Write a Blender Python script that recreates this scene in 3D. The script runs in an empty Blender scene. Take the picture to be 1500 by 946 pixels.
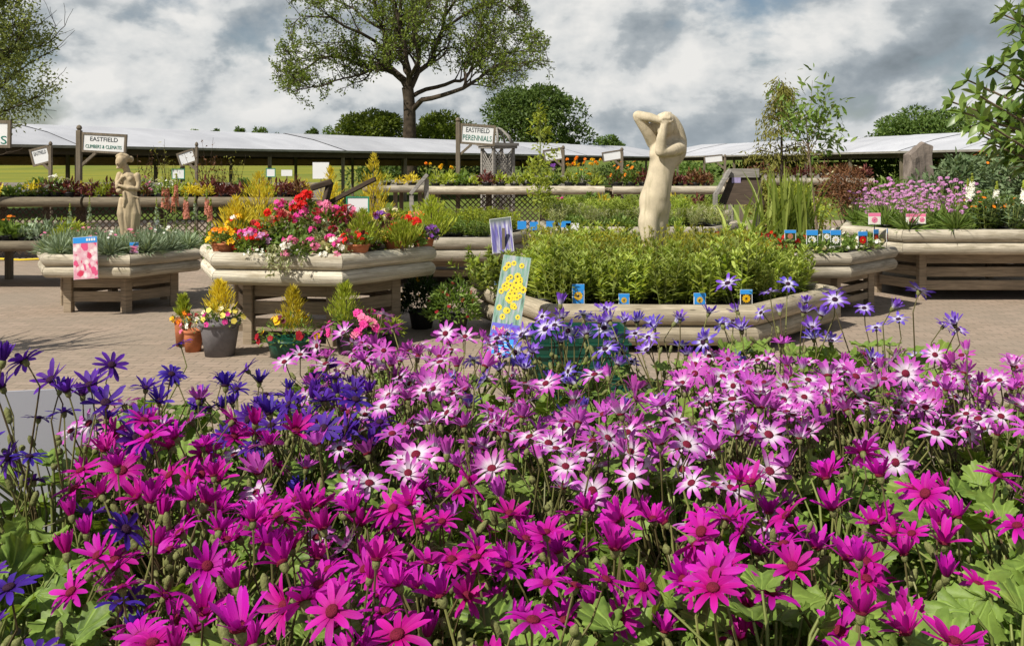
import bpy, bmesh, math, random
import numpy as np
from mathutils import Vector, Matrix, Euler

RN = random.Random(11)
NR = np.random.default_rng(11)
F, H, HOR = 1458.0, 1.6, 245.0      # focal length in photo pixels, camera height, horizon row
scene = bpy.context.scene
COL = scene.collection


def P(px, py, d):
    return Vector(((px - 750) / F * d, d, H - (py - HOR) / F * d))


def GP(px, py, z=0.0):
    d = (H - z) * F / (py - HOR)
    return Vector(((px - 750) / F * d, d, z))


# ------------------------------------------------------------------ materials
class NT:
    def __init__(s, name):
        s.m = bpy.data.materials.new(name)
        s.m.use_nodes = True
        s.t = s.m.node_tree
        s.t.nodes.clear()
        s.out = s.n('ShaderNodeOutputMaterial')

    def n(s, typ, **kw):
        nd = s.t.nodes.new(typ)
        for k, v in kw.items():
            if k in nd.inputs:
                nd.inputs[k].default_value = v
            else:
                setattr(nd, k, v)
        return nd

    def l(s, a, b):
        s.t.links.new(a, b)

    def mix(s, fac, a, b, blend='MIX'):
        nd = s.t.nodes.new('ShaderNodeMix')
        nd.data_type = 'RGBA'
        nd.blend_type = blend
        for sock, v in ((nd.inputs[0], fac), (nd.inputs[6], a), (nd.inputs[7], b)):
            if isinstance(v, (int, float)):
                sock.default_value = v
            elif isinstance(v, (tuple, list)):
                sock.default_value = (*v, 1) if len(v) == 3 else v
            else:
                s.l(v, sock)
        return nd.outputs[2]

    def ramp(s, fac, stops, interp='LINEAR'):
        nd = s.t.nodes.new('ShaderNodeValToRGB')
        cr = nd.color_ramp
        cr.interpolation = interp
        while len(cr.elements) < len(stops):
            cr.elements.new(0.5)
        for e, (p, c) in zip(cr.elements, stops):
            e.position = p
            e.color = (*c, 1) if not isinstance(c, (int, float)) else (c, c, c, 1)
        s.l(fac, nd.inputs[0])
        return nd.outputs[0]

    def noise(s, vec, scale, detail=4, rough=.55, dist=0):
        nd = s.n('ShaderNodeTexNoise')
        nd.inputs['Scale'].default_value = scale
        nd.inputs['Detail'].default_value = detail
        nd.inputs['Roughness'].default_value = rough
        nd.inputs['Distortion'].default_value = dist
        if vec is not None:
            s.l(vec, nd.inputs['Vector'])
        return nd.outputs['Fac']

    def principled(s, col, rough=.6, spec=.3, bump=None, bstr=.3, bdist=.01, metal=0):
        p = s.n('ShaderNodeBsdfPrincipled')
        if isinstance(col, (tuple, list)):
            p.inputs['Base Color'].default_value = (*col, 1)
        else:
            s.l(col, p.inputs['Base Color'])
        p.inputs['Roughness'].default_value = rough
        p.inputs['Specular IOR Level'].default_value = spec
        p.inputs['Metallic'].default_value = metal
        if bump is not None:
            b = s.n('ShaderNodeBump')
            b.inputs['Strength'].default_value = bstr
            b.inputs['Distance'].default_value = bdist
            s.l(bump, b.inputs['Height'])
            s.l(b.outputs[0], p.inputs['Normal'])
        return p

    def done(s, sh):
        s.l(sh.outputs[0], s.out.inputs['Surface'])
        return s.m


def sc(c, k):
    return tuple(min(1, x * k) for x in c)


def m_plain(name, col, rough=.6, spec=.3, var=.25, scale=8, bstr=.25, col2=None, coord='Object', bdist=.01):
    t = NT(name)
    tc = t.n('ShaderNodeTexCoord')
    f = t.noise(tc.outputs[coord], scale, 6, .6)
    c = t.mix(t.ramp(f, [(.3, 0.0), (.7, 1.0)]), sc(col, 1 - var), col2 or sc(col, 1 + var))
    return t.done(t.principled(c, rough, spec, f, bstr, bdist))


def m_leaf(name, c1, c2, trans=.3, rough=.5, spec=.25, objvar=.25):
    t = NT(name)
    g = t.n('ShaderNodeNewGeometry')
    oi = t.n('ShaderNodeObjectInfo')
    c = t.mix(g.outputs['Random Per Island'], c1, c2)
    ov = t.ramp(oi.outputs['Random'], [(0, 1 - objvar), (1, 1 + objvar)])
    c = t.mix(1.0, c, ov, 'MULTIPLY')
    p = t.principled(c, rough, spec)
    tr = t.n('ShaderNodeBsdfTranslucent')
    t.l(t.mix(1.0, c, (1.15, 1.1, .55), 'MULTIPLY'), tr.inputs[0])
    ms = t.n('ShaderNodeMixShader')
    ms.inputs[0].default_value = trans
    t.l(p.outputs[0], ms.inputs[1])
    t.l(tr.outputs[0], ms.inputs[2])
    return t.done(ms)


def m_bigleaf(name, c1, c2):
    # leaf with paler veins (uv.x across, uv.y along) and mottling
    t = NT(name)
    g = t.n('ShaderNodeNewGeometry')
    tc = t.n('ShaderNodeTexCoord')
    uv = t.n('ShaderNodeUVMap')
    c = t.mix(g.outputs['Random Per Island'], c1, c2)
    f = t.noise(tc.outputs['Object'], 60, 4, .6)
    c = t.mix(t.ramp(f, [(.35, 0.0), (.7, .55)]), c, sc(c2, 1.5))
    sp = t.n('ShaderNodeSeparateXYZ')
    t.l(uv.outputs[0], sp.inputs[0])
    fr = t.n('ShaderNodeMath', operation='FRACT')
    t.l(sp.outputs[0], fr.inputs[0])
    sb = t.n('ShaderNodeMath', operation='SUBTRACT')
    sb.inputs[1].default_value = .5
    t.l(fr.outputs[0], sb.inputs[0])
    ab = t.n('ShaderNodeMath', operation='ABSOLUTE')
    t.l(sb.outputs[0], ab.inputs[0])
    vein = t.ramp(ab.outputs[0], [(.0, .75), (.06, .45), (.13, 0.0)])
    c = t.mix(vein, c, sc(c2, 1.7))
    yel = t.noise(tc.outputs['Object'], 14, 3, .6)
    c = t.mix(t.ramp(yel, [(.58, 0.0), (.75, .5)]), c, (.26, .26, .05))
    class _w:
        outputs = {'Fac': t.mix(.55, f, vein)}
    wv = _w
    p = t.principled(c, .5, .3, wv.outputs['Fac'], .55, .004)
    tr = t.n('ShaderNodeBsdfTranslucent')
    t.l(t.mix(1.0, c, (1.3, 1.25, .5), 'MULTIPLY'), tr.inputs[0])
    ms = t.n('ShaderNodeMixShader')
    ms.inputs[0].default_value = .3
    t.l(p.outputs[0], ms.inputs[1])
    t.l(tr.outputs[0], ms.inputs[2])
    return t.done(ms)


def m_petal(name, stops, trans=.3, hue=.02):
    t = NT(name)
    uv = t.n('ShaderNodeUVMap')
    sep = t.n('ShaderNodeSeparateXYZ')
    t.l(uv.outputs[0], sep.inputs[0])
    g = t.n('ShaderNodeNewGeometry')
    oi = t.n('ShaderNodeObjectInfo')
    c = t.ramp(sep.outputs[1], stops)
    # fine lengthwise streaks
    mp = t.n('ShaderNodeMapping')
    mp.inputs['Scale'].default_value = (26, 1.2, 1)
    t.l(uv.outputs[0], mp.inputs[0])
    st = t.noise(mp.outputs[0], 1.0, 2, .5)
    c = t.mix(1.0, c, t.ramp(st, [(.3, .72), (.7, 1.12)]), 'MULTIPLY')
    hs = t.n('ShaderNodeHueSaturation')
    ma = t.n('ShaderNodeMapRange')
    ma.inputs[3].default_value = .5 - hue
    ma.inputs[4].default_value = .5 + hue
    t.l(oi.outputs['Random'], ma.inputs[0])
    t.l(ma.outputs[0], hs.inputs['Hue'])
    mv = t.n('ShaderNodeMapRange')
    mv.inputs[3].default_value = .75
    mv.inputs[4].default_value = 1.15
    t.l(g.outputs['Random Per Island'], mv.inputs[0])
    t.l(mv.outputs[0], hs.inputs['Value'])
    t.l(c, hs.inputs['Color'])
    p = t.principled(hs.outputs[0], .5, .2, st, .25, .002)
    tr = t.n('ShaderNodeBsdfTranslucent')
    t.l(hs.outputs[0], tr.inputs[0])
    ms = t.n('ShaderNodeMixShader')
    ms.inputs[0].default_value = trans
    t.l(p.outputs[0], ms.inputs[1])
    t.l(tr.outputs[0], ms.inputs[2])
    return t.done(ms)


def m_log(name, col, dark):
    # uv: x metres along the log, y 0..1 around
    t = NT(name)
    uv = t.n('ShaderNodeUVMap')
    oi = t.n('ShaderNodeObjectInfo')
    ad = t.n('ShaderNodeVectorMath', operation='ADD')
    cb = t.n('ShaderNodeCombineXYZ')
    mu = t.n('ShaderNodeMath', operation='MULTIPLY')
    mu.inputs[1].default_value = 37.0
    t.l(oi.outputs['Random'], mu.inputs[0])
    t.l(mu.outputs[0], cb.inputs[0])
    t.l(mu.outputs[0], cb.inputs[2])
    t.l(uv.outputs[0], ad.inputs[0])
    t.l(cb.outputs[0], ad.inputs[1])
    mp = t.n('ShaderNodeMapping')
    mp.inputs['Scale'].default_value = (1.2, 26, 1)
    t.l(ad.outputs[0], mp.inputs[0])
    grain = t.noise(mp.outputs[0], 2.0, 6, .65, .6)
    mp2 = t.n('ShaderNodeMapping')
    mp2.inputs['Scale'].default_value = (2.2, 4, 1)
    t.l(ad.outputs[0], mp2.inputs[0])
    blot = t.noise(mp2.outputs[0], 1.6, 5, .6)
    vo = t.n('ShaderNodeTexVoronoi')
    vo.inputs['Scale'].default_value = 1.0
    mp3 = t.n('ShaderNodeMapping')
    mp3.inputs['Scale'].default_value = (3.0, 6, 1)
    t.l(ad.outputs[0], mp3.inputs[0])
    t.l(mp3.outputs[0], vo.inputs['Vector'])
    c = t.mix(t.ramp(grain, [(.34, 1.0), (.62, 0.0)]), col, sc(col, .5))
    c = t.mix(t.ramp(blot, [(.46, 0.0), (.68, .85)]), c, dark)
    c = t.mix(t.ramp(vo.outputs['Distance'], [(.05, .8), (.11, 0.0)]), c, sc(dark, .45))
    c = t.mix(1.0, c, t.ramp(oi.outputs['Random'], [(0, .82), (1, 1.1)]), 'MULTIPLY')
    return t.done(t.principled(c, .8, .15, grain, .8, .012))


def m_plank(name, col, axis_scale=(1, 1, 14)):
    t = NT(name)
    tc = t.n('ShaderNodeTexCoord')
    mp = t.n('ShaderNodeMapping')
    mp.inputs['Scale'].default_value = axis_scale
    t.l(tc.outputs['Object'], mp.inputs[0])
    g = t.noise(mp.outputs[0], 4, 6, .65, .4)
    b = t.noise(tc.outputs['Object'], 1.7, 3)
    c = t.mix(t.ramp(g, [(.35, 0.0), (.65, 1.0)]), sc(col, .6), sc(col, 1.15))
    c = t.mix(t.ramp(b, [(.45, 0.0), (.7, .5)]), c, sc(col, .45))
    return t.done(t.principled(c, .8, .2, g, .4, .006))


M = {}
M['leaf_rud'] = m_leaf('leaf_rud', (.21, .30, .045), (.46, .53, .13), .43, objvar=.42)
M['leaf_lime'] = m_leaf('leaf_lime', (.24, .32, .025), (.42, .46, .07), .4)
M['leaf_green'] = m_leaf('leaf_green', (.09, .16, .025), (.22, .31, .07), .33)
M['leaf_sage'] = m_leaf('leaf_sage', (.09, .15, .06), (.25, .33, .17), .28)
M['leaf_olive'] = m_leaf('leaf_olive', (.27, .28, .02), (.46, .42, .05), .4)
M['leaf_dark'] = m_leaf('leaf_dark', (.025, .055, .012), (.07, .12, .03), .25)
M['leaf_grey'] = m_leaf('leaf_grey', (.17, .24, .14), (.36, .44, .29), .25, .6)
M['leaf_red'] = m_leaf('leaf_red', (.08, .02, .02), (.2, .06, .05), .25)
M['leaf_brown'] = m_leaf('leaf_brown', (.09, .035, .015), (.19, .09, .04), .25)
M['leaf_gold'] = m_leaf('leaf_gold', (.52, .42, .02), (.74, .62, .07), .42)
M['leaf_varieg'] = m_leaf('leaf_varieg', (.2, .27, .08), (.62, .6, .36), .3)
M['leaf_shiny'] = m_leaf('leaf_shiny', (.075, .14, .024), (.19, .27, .06), .35, .35, .5)
M['leaf_tree'] = m_leaf('leaf_tree', (.10, .15, .022), (.24, .30, .05), .42)
M['leaf_far'] = m_leaf('leaf_far', (.065, .12, .025), (.15, .22, .05), .3)
M['leaf_birch'] = m_leaf('leaf_birch', (.17, .22, .06), (.32, .37, .12), .4)
M['leaf_larch'] = m_leaf('leaf_larch', (.24, .25, .05), (.38, .36, .09), .35)
M['leaf_dais'] = m_bigleaf('leaf_dais', (.07, .13, .02), (.19, .28, .055))
M['stem_green'] = m_leaf('stem_green', (.16, .2, .05), (.24, .27, .08), .1)
M['stem_purple'] = m_leaf('stem_purple', (.085, .055, .03), (.19, .20, .06), .1)
M['bark'] = m_plain('bark', (.055, .042, .03), .9, .1, .5, 3, .6, bdist=.05)
M['bark_pale'] = m_plain('bark_pale', (.16, .12, .08), .9, .1, .4, 20, .4)
M['magenta'] = m_petal('magenta', [(0, (.40, .001, .13)), (.3, (.56, .005, .33)), (1, (.62, .016, .47))], .3)
M['pinkwhite'] = m_petal('pinkwhite', [(0, (.86, .82, .86)), (.34, (.84, .68, .84)), (.6, (.68, .17, .64)), (1, (.60, .07, .54))], .3)
M['orchid'] = m_petal('orchid', [(0, (.78, .6, .76)), (.25, (.62, .13, .58)), (1, (.56, .055, .48))], .3)
M['deepblue'] = m_petal('deepblue', [(0, (.06, .01, .2)), (1, (.10, .025, .42))], .25)
M['bluewhite'] = m_petal('bluewhite', [(0, (.82, .8, .9)), (.3, (.72, .66, .9)), (.55, (.24, .12, .68)), (1, (.16, .055, .56))], .3)
M['disc_red'] = m_plain('disc_red', (.16, .01, .03), .8, .2, .5, 900, .8, bdist=.002)
M['disc_dark'] = m_plain('disc_dark', (.035, .01, .03), .8, .2, .5, 900, .8, bdist=.002)
M['calyx'] = m_plain('calyx', (.16, .17, .06), .7, .2, .4, 300, .3)
M['bud_tip'] = m_plain('bud_tip', (.32, .01, .11), .6, .2, .4, 300, .3)
M['pot_black'] = m_plain('pot_black', (.018, .018, .018), .45, .4, .3, 5, .1)
M['terracotta'] = m_plain('terracotta', (.42, .15, .07), .85, .15, .25, 14, .2)
M['pot_grey'] = m_plain('pot_grey', (.15, .14, .145), .75, .25, .15, 20, .15)
M['plastic_green'] = m_plain('plastic_green', (.006, .06, .037), .4, .4, .15, 6, .05)
M['soil'] = m_plain('soil', (.035, .024, .016), .95, .1, .5, 40, .8)
M['log'] = m_log('log', (.66, .59, .46), (.26, .225, .155))
M['log_tan'] = m_log('log_tan', (.52, .45, .33), (.25, .21, .14))
M['log_white'] = m_log('log_white', (.76, .70, .56), (.34, .29, .20))
M['log_grey'] = m_log('log_grey', (.48, .43, .34), (.2, .18, .13))
M['log_shaded'] = m_log('log_shaded', (.24, .20, .14), (.12, .10, .07))  # darker copy of the log, shade on the left tables put into its colour
M['plank'] = m_plank('plank', (.36, .285, .20))
M['plank_grey'] = m_plank('plank_grey', (.3, .28, .25))
M['plank_dark'] = m_plank('plank_dark', (.07, .05, .035))
M['post'] = m_plank('post', (.20, .165, .12), (14, 14, 1))


def m_stone(name, col):
    t = NT(name)
    tc = t.n('ShaderNodeTexCoord')
    g = t.noise(tc.outputs['Object'], 140, 4, .7)
    b = t.noise(tc.outputs['Object'], 7, 5, .6)
    mp = t.n('ShaderNodeMapping')
    mp.inputs['Scale'].default_value = (16, 16, 2.2)
    t.l(tc.outputs['Object'], mp.inputs[0])
    st = t.noise(mp.outputs[0], 1.0, 5, .6)
    c = t.mix(t.ramp(b, [(.3, 0.0), (.7, 1.0)]), sc(col, .8), sc(col, 1.12))
    c = t.mix(t.ramp(st, [(.5, 0.0), (.72, .65)]), c, (col[0] * .5, col[1] * .52, col[2] * .45))
    c = t.mix(t.ramp(g, [(.56, 0.0), (.7, .45)]), c, sc(col, .45))
    return t.done(t.principled(c, .9, .12, g, .7, .004))


M['stone'] = m_stone('stone', (.58, .50, .36))
M['stone_tan'] = m_stone('stone_tan', (.50, .40, .26))
M['rock'] = m_plain('rock', (.2, .165, .14), .9, .2, .4, 5, .8, bdist=.03)
M['white'] = m_plain('white', (.72, .73, .73), .5, .3, .04, 3, .02)
M['card'] = m_plain('card', (.36, .36, .40), .5, .3, .05, 3, .02)  # grey for the white board back: its shade is put into the colour
M['txt_green'] = m_plain('txt_green', (.01, .16, .11), .6, .2, .05, 3, 0)
M['txt_dark'] = m_plain('txt_dark', (.03, .045, .05), .6, .2, .05, 3, 0)
M['yellow'] = m_plain('yellow', (.75, .55, .03), .6, .2, .1, 50, 0)
M['blue_card'] = m_plain('blue_card', (.03, .26, .68), .4, .3, .05, 3, 0)
M['violet_card'] = m_plain('violet_card', (.11, .10, .48), .4, .3, .05, 3, 0)
M['green_card'] = m_plain('green_card', (.03, .25, .14), .4, .3, .05, 3, 0)
M['lilac_card'] = m_plain('lilac_card', (.35, .3, .5), .4, .3, .1, 20, 0)


def m_flower(name, c1, c2=None):
    return m_leaf(name, c1, c2 or sc(c1, 1.35), .25, .55, .2, .1)


for k, c in dict(red=(.62, .012, .01), dred=(.28, .01, .02), pink=(.72, .2, .36), hot=(.66, .05, .30), white=(.78, .76, .7), lemon=(.75, .62, .12),
                 gold=(.72, .42, .01), orange=(.75, .2, .01), lilac=(.55, .27, .52), coral=(.50, .20, .14), purple=(.2, .06, .34), cream=(.7, .64, .4), maroon=(.12, .01, .03)).items():
    M['f_' + k] = m_flower('f_' + k, c)


# ------------------------------------------------------------------ mesh building
class MB:
    def __init__(s):
        s.v, s.f, s.u, s.mi, s.n = [], [], [], [], 0

    def add(s, v, f, uv=None, mi=0):
        v = np.asarray(v, dtype=np.float64).reshape(-1, 3)
        s.v.append(v)
        s.u.append(np.zeros((len(v), 2)) if uv is None else np.asarray(uv, dtype=np.float64))
        if isinstance(f, np.ndarray):
            s.f.append(f + s.n)
            s.mi.append(np.full(len(f), mi))
        else:
            by = {}
            for q in f:
                by.setdefault(len(q), []).append(q)
            for k, qs in by.items():
                s.f.append(np.array(qs) + s.n)
                s.mi.append(np.full(len(qs), mi))
        s.n += len(v)
        return s

    def mesh(s, name, xf=None, off=None, smooth=True):
        me = bpy.data.meshes.new(name)
        v = np.concatenate(s.v)
        u = np.concatenate(s.u)
        if xf is not None:
            A = np.array(xf)
            v = v @ A[:3, :3].T + A[:3, 3]
        if off is not None:
            v = v - np.array(off)
        me.vertices.add(len(v))
        me.vertices.foreach_set('co', v.ravel())
        loops = np.concatenate([f.ravel() for f in s.f])
        tot = np.concatenate([np.full(len(f), f.shape[1]) for f in s.f])
        st = np.concatenate([[0], np.cumsum(tot)[:-1]])
        me.loops.add(len(loops))
        me.loops.foreach_set('vertex_index', loops.astype(np.int32))
        me.polygons.add(len(tot))
        me.polygons.foreach_set('loop_start', st.astype(np.int32))
        me.polygons.foreach_set('material_index', np.concatenate(s.mi).astype(np.int32))
        uvl = me.uv_layers.new(name='UVMap')
        uvl.data.foreach_set('uv', u[loops].ravel())
        me.polygons.foreach_set('use_smooth', np.full(len(tot), smooth))
        me.update(calc_edges=True)
        return me


def obj(name, mb, mats, parent=None, xf=None, world=False, smooth=False, loc=None, rot=None):
    if isinstance(mb, MB):
        off = parent.location if (world and parent is not None) else None
        me = mb.mesh(name, xf, off, smooth)
    else:
        me = mb
    if mats is not None and not me.materials:
        for m in (mats if isinstance(mats, (list, tuple)) else [mats]):
            me.materials.append(M[m] if isinstance(m, str) else m)
    o = bpy.data.objects.new(name, me)
    COL.objects.link(o)
    if parent is not None:
        o.parent = parent
    if loc is not None:
        o.location = loc
    if rot is not None:
        o.rotation_euler = rot
    return o


def tag(o, label=None, cat=None, group=None, kind=None):
    if label:
        o['label'] = label
    if cat:
        o['category'] = cat
    if group:
        o['group'] = group
    if kind:
        o['kind'] = kind
    return o


def thing(name, label, cat, loc=(0, 0, 0), rotz=0, group=None):
    o = bpy.data.objects.new(name, None)
    COL.objects.link(o)
    o.empty_display_size = .1
    o.location = loc
    o.rotation_euler = (0, 0, rotz)
    return tag(o, label, cat, group)


def dup(root, loc, rotz=0, s=1.0, label=None, group=None):
    r = root.copy()
    COL.objects.link(r)
    r.location = loc
    r.rotation_euler = (0, 0, rotz)
    r.scale = (s, s, s)
    if label:
        r['label'] = label
    if group:
        r['group'] = group
    for ch in list(root.children):
        c = ch.copy()
        COL.objects.link(c)
        c.parent = r
        for g in list(ch.children):
            d = g.copy()
            COL.objects.link(d)
            d.parent = c
    return r


def norm(a):
    a = np.asarray(a, dtype=float)
    return a / np.maximum(np.linalg.norm(a, axis=-1, keepdims=True), 1e-9)


def tube(mb, pts, rad, seg=6, caps=True, mi=0):
    p = np.asarray(pts, dtype=float)
    n = len(p)
    r = np.full(n, rad, dtype=float) if np.isscalar(rad) else np.asarray(rad, dtype=float)
    t = norm(np.gradient(p, axis=0))
    ref = np.array([0, 0, 1.0]) if abs(t[0][2]) < .9 else np.array([1.0, 0, 0])
    vs, us = [], []
    a = np.arange(seg) / seg * 2 * np.pi
    L = 0
    nx = None
    for i in range(n):
        if nx is None:
            nx = norm(np.cross(ref, t[i]))
        else:
            nx = norm(nx - t[i] * np.dot(nx, t[i]))
            L += np.linalg.norm(p[i] - p[i - 1])
        ny = np.cross(t[i], nx)
        vs.append(p[i] + r[i] * (np.cos(a)[:, None] * nx + np.sin(a)[:, None] * ny))
        us.append(np.stack([np.full(seg, L), a / (2 * np.pi)], 1))
    idx = np.arange(n * seg).reshape(n, seg)
    nxt = np.roll(idx, -1, axis=1)
    q = np.stack([idx[:-1], nxt[:-1], nxt[1:], idx[1:]], -1).reshape(-1, 4)
    mb.add(np.concatenate(vs), q, np.concatenate(us), mi)
    if caps:
        base = mb.n - n * seg
        mb.f.append(np.array([list(range(base + seg - 1, base - 1, -1))]))
        mb.mi.append(np.array([mi]))
        e = base + (n - 1) * seg
        mb.f.append(np.array([list(range(e, e + seg))]))
        mb.mi.append(np.array([mi]))
    return mb


def lathe(mb, prof, seg=24, c=(0, 0, 0), mi=0):
    a = np.arange(seg) / seg * 2 * np.pi
    prof = np.asarray(prof, dtype=float)
    n = len(prof)
    v = np.stack([np.outer(prof[:, 0], np.cos(a)), np.outer(prof[:, 0], np.sin(a)), np.repeat(prof[:, 1:2], seg, 1)], -1).reshape(-1, 3) + np.array(c)
    idx = np.arange(n * seg).reshape(n, seg)
    nxt = np.roll(idx, -1, axis=1)
    q = np.stack([idx[:-1], nxt[:-1], nxt[1:], idx[1:]], -1).reshape(-1, 4)
    return mb.add(v, q, None, mi)


def box(mb, c, s, xf=None, mi=0, bev=0.0):
    bm = bmesh.new()
    bmesh.ops.create_cube(bm, size=1)
    for v in bm.verts:
        v.co = Vector((v.co.x * s[0], v.co.y * s[1], v.co.z * s[2]))
    if bev:
        bmesh.ops.bevel(bm, geom=bm.edges[:], offset=bev, segments=1, affect='EDGES', profile=.5)
    bm.verts.index_update()
    vs = [(xf @ v.co if xf is not None else v.co) + Vector(c) for v in bm.verts]
    fs = [[v.index for v in f.verts] for f in bm.faces]
    bm.free()
    return mb.add([tuple(v) for v in vs], fs, None, mi)


def bar(mb, a, b, w, h, bev=.004, mi=0, up=(0, 0, 1)):
    a, b = Vector(a), Vector(b)
    x = (b - a).normalized()
    u = Vector(up)
    y = u.cross(x)
    if y.length < 1e-3:
        y = Vector((0, 1, 0)).cross(x)
    y.normalize()
    z = x.cross(y)
    return box(mb, (a + b) / 2, ((b - a).length, w, h), Matrix((x, y, z)).transposed(), mi, bev)


def scatter(mb, tpl, pos, fwd, up, scale, mi=0):
    tv, tf, tu = tpl
    pos = np.asarray(pos, dtype=float)
    N = len(pos)
    if N == 0:
        return mb
    f = norm(fwd)
    x = norm(np.cross(f, up))
    z = np.cross(x, f)
    s = np.broadcast_to(np.asarray(scale, dtype=float).reshape(-1, 1, 1) if np.ndim(scale) else scale, (N, 1, 1))
    v = tv[None] * s
    w = pos[:, None] + v[..., 0:1] * x[:, None] + v[..., 1:2] * f[:, None] + v[..., 2:3] * z[:, None]
    fc = (tf[None] + (np.arange(N) * len(tv))[:, None, None]).reshape(-1, tf.shape[1])
    return mb.add(w.reshape(-1, 3), fc, np.tile(tu, (N, 1)), mi)


def leaf_t(w=.35, seg=4, fold=.12, droop=.2, peak=.45):
    ys = np.linspace(0, 1, seg + 1)
    hw = w / 2 * np.sin(np.pi * ys ** (math.log(.5) / math.log(peak)))
    hw[0] = w * .06
    hw[-1] = w * .02
    v, u = [], []
    for y, h in zip(ys, hw):
        z = -droop * y * y
        v += [(-h, y, z + fold * h * 2), (0, y, z), (h, y, z + fold * h * 2)]
        u += [(0, y), (.5, y), (1, y)]
    f = []
    for i in range(seg):
        a = i * 3
        f += [(a, a + 1, a + 4, a + 3), (a + 1, a + 2, a + 5, a + 4)]
    return np.array(v), np.array(f), np.array(u)


def loz_t(w=.5):
    v = np.array([(0, 0, 0), (w / 2, .45, .06), (0, 1, -.08), (-w / 2, .45, .06)])
    return v, np.array([(0, 1, 2, 3)]), np.array([(.5, 0), (1, .5), (.5, 1), (0, .5)])


def lobed_t(lobes=7, n=40):
    # broad toothed leaf: stalk at the origin, midrib along +y, ruffled; uv = (angle in vein steps, radius)
    v, u = [(0, .04, 0)], [(3.5, 0)]
    for k, fr in enumerate((.36, .7, 1.0)):
        for i in range(n):
            a = -math.pi / 2 + .34 + (2 * math.pi - .68) * i / (n - 1)
            al = (a - math.pi / 2)
            r = .44 + .055 * math.cos(al * lobes)
            if k == 2:
                r += .035 if i % 2 else -.025
            x, y = r * fr * math.cos(a) * 1.06, .04 + (.38 + r * math.sin(a)) * fr
            ruf = .05 * math.sin(al * lobes + 1) * fr * fr + .035 * math.cos(al * 3 + fr * 5)
            v.append((x, y, ruf + .16 * abs(x) * fr - .18 * max(0, y - .35)))
            u.append((lobes * (.5 + al / (2 * math.pi)) + .5, fr))
    f = []
    for i in range(n - 1):
        f.append((0, 1 + i, 2 + i, 0))
    q = []
    for k in range(2):
        for i in range(n - 1):
            b = 1 + k * n + i
            q.append((b, b + n, b + n + 1, b + 1))
    # fan triangles share the quad array by splitting the hub into near-degenerate quads
    v.append((0, .05, .001))
    u.append((3.5, 0))
    hub = len(v) - 1
    fan = [(0, 1 + i, 2 + i, hub) for i in range(n - 1)]
    return np.array(v), np.array(q + fan), np.array(u)


def ball_t(n=6, m=4):
    v, f = [], []
    for j in range(m + 1):
        th = math.pi * j / m
        for i in range(n):
            a = 2 * math.pi * i / n
            v.append((math.sin(th) * math.cos(a), math.sin(th) * math.sin(a), math.cos(th)))
    for j in range(m):
        for i in range(n):
            f.append((j * n + i, j * n + (i + 1) % n, (j + 1) * n + (i + 1) % n, (j + 1) * n + i))
    return np.array(v), np.array(f), np.zeros((len(v), 2))


def bloom_t(k=5, cup=.25, w=.75):
    # small open flower in the xz plane, facing +y (fwd)
    v, f = [], []
    for i in range(k):
        a = 2 * math.pi * i / k
        ca, sa = math.cos(a), math.sin(a)
        h = w * math.pi / k
        b = len(v)
        for r, t, y in ((.05, 0, 0), (.6, -h * .75, cup * .5), (1, 0, cup), (.6, h * .75, cup * .5)):
            x, z = r, t
            v.append((x * ca - z * sa, y, x * sa + z * ca))
        f.append((b, b + 1, b + 2, b + 3))
    return np.array(v), np.array(f), np.zeros((len(v), 2))


LEAF, LEAFW, LINEAR, LOZ, LOZN = leaf_t(.34), leaf_t(.55, 4, .15, .25), leaf_t(.085, 4, .1, .25, .35), loz_t(.5), loz_t(.3)
BALL, BLOOM5, BLOOM9, LOBED = ball_t(), bloom_t(5), bloom_t(9, .15, .8), lobed_t()
LAN = leaf_t(.24, 4, .14, .3, .4)


def rdir(n, up=0.0, rng=NR):
    d = norm(rng.normal(size=(n, 3)))
    d[:, 2] += up
    return norm(d)


def dome(mb, n, rad, h, z0, tpl, size, up=.5, rng=NR, inner=.45, mi=0, c=(0, 0)):
    """leaves spread through a dome"""
    d = rdir(n, 0, rng)
    d[:, 2] = np.abs(d[:, 2])
    rr = rng.uniform(inner, 1, n) ** .6
    lump = 1 + .18 * np.sin(d[:, 0] * 5 + 1) * np.cos(d[:, 1] * 6)
    pos = d * (rr * lump)[:, None] * np.array([rad, rad, h]) + np.array([c[0], c[1], z0])
    f = norm(d * np.array([1, 1, .6]) + rng.normal(0, .45, (n, 3)) + np.array([0, 0, up]))
    u = rdir(n, 1.2, rng)
    return scatter(mb, tpl, pos, f, u, size * rng.uniform(.65, 1.25, n), mi), pos


def flowers_on(mb, n, rad, h, z0, tpl, size, rng=NR, face=(-.25, -.6, .6), mi=0, c=(0, 0), top=.25):
    d = rdir(n, .3, rng)
    d[:, 2] = np.maximum(np.abs(d[:, 2]), top)
    pos = d * np.array([rad, rad, h]) * rng.uniform(.92, 1.1, n)[:, None] + np.array([c[0], c[1], z0])
    f = norm(d * .7 + np.array(face) + rng.normal(0, .3, (n, 3)))
    return scatter(mb, tpl, pos, f, rdir(n, .5, rng), size * rng.uniform(.75, 1.2, n), mi)


def pot_mesh(mb, r, h, lip=.012, taper=.76, mi=0, c=(0, 0, 0), seg=20):
    return lathe(mb, [(0.001, 0), (r * taper, 0), (r * .97, h * .82), (r * .97, h * .84), (r * 1.04, h * .84), (r * 1.06, h), (r * .96, h), (r * .93, h * .88), (.001, h * .88)], seg, c, mi)


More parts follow.
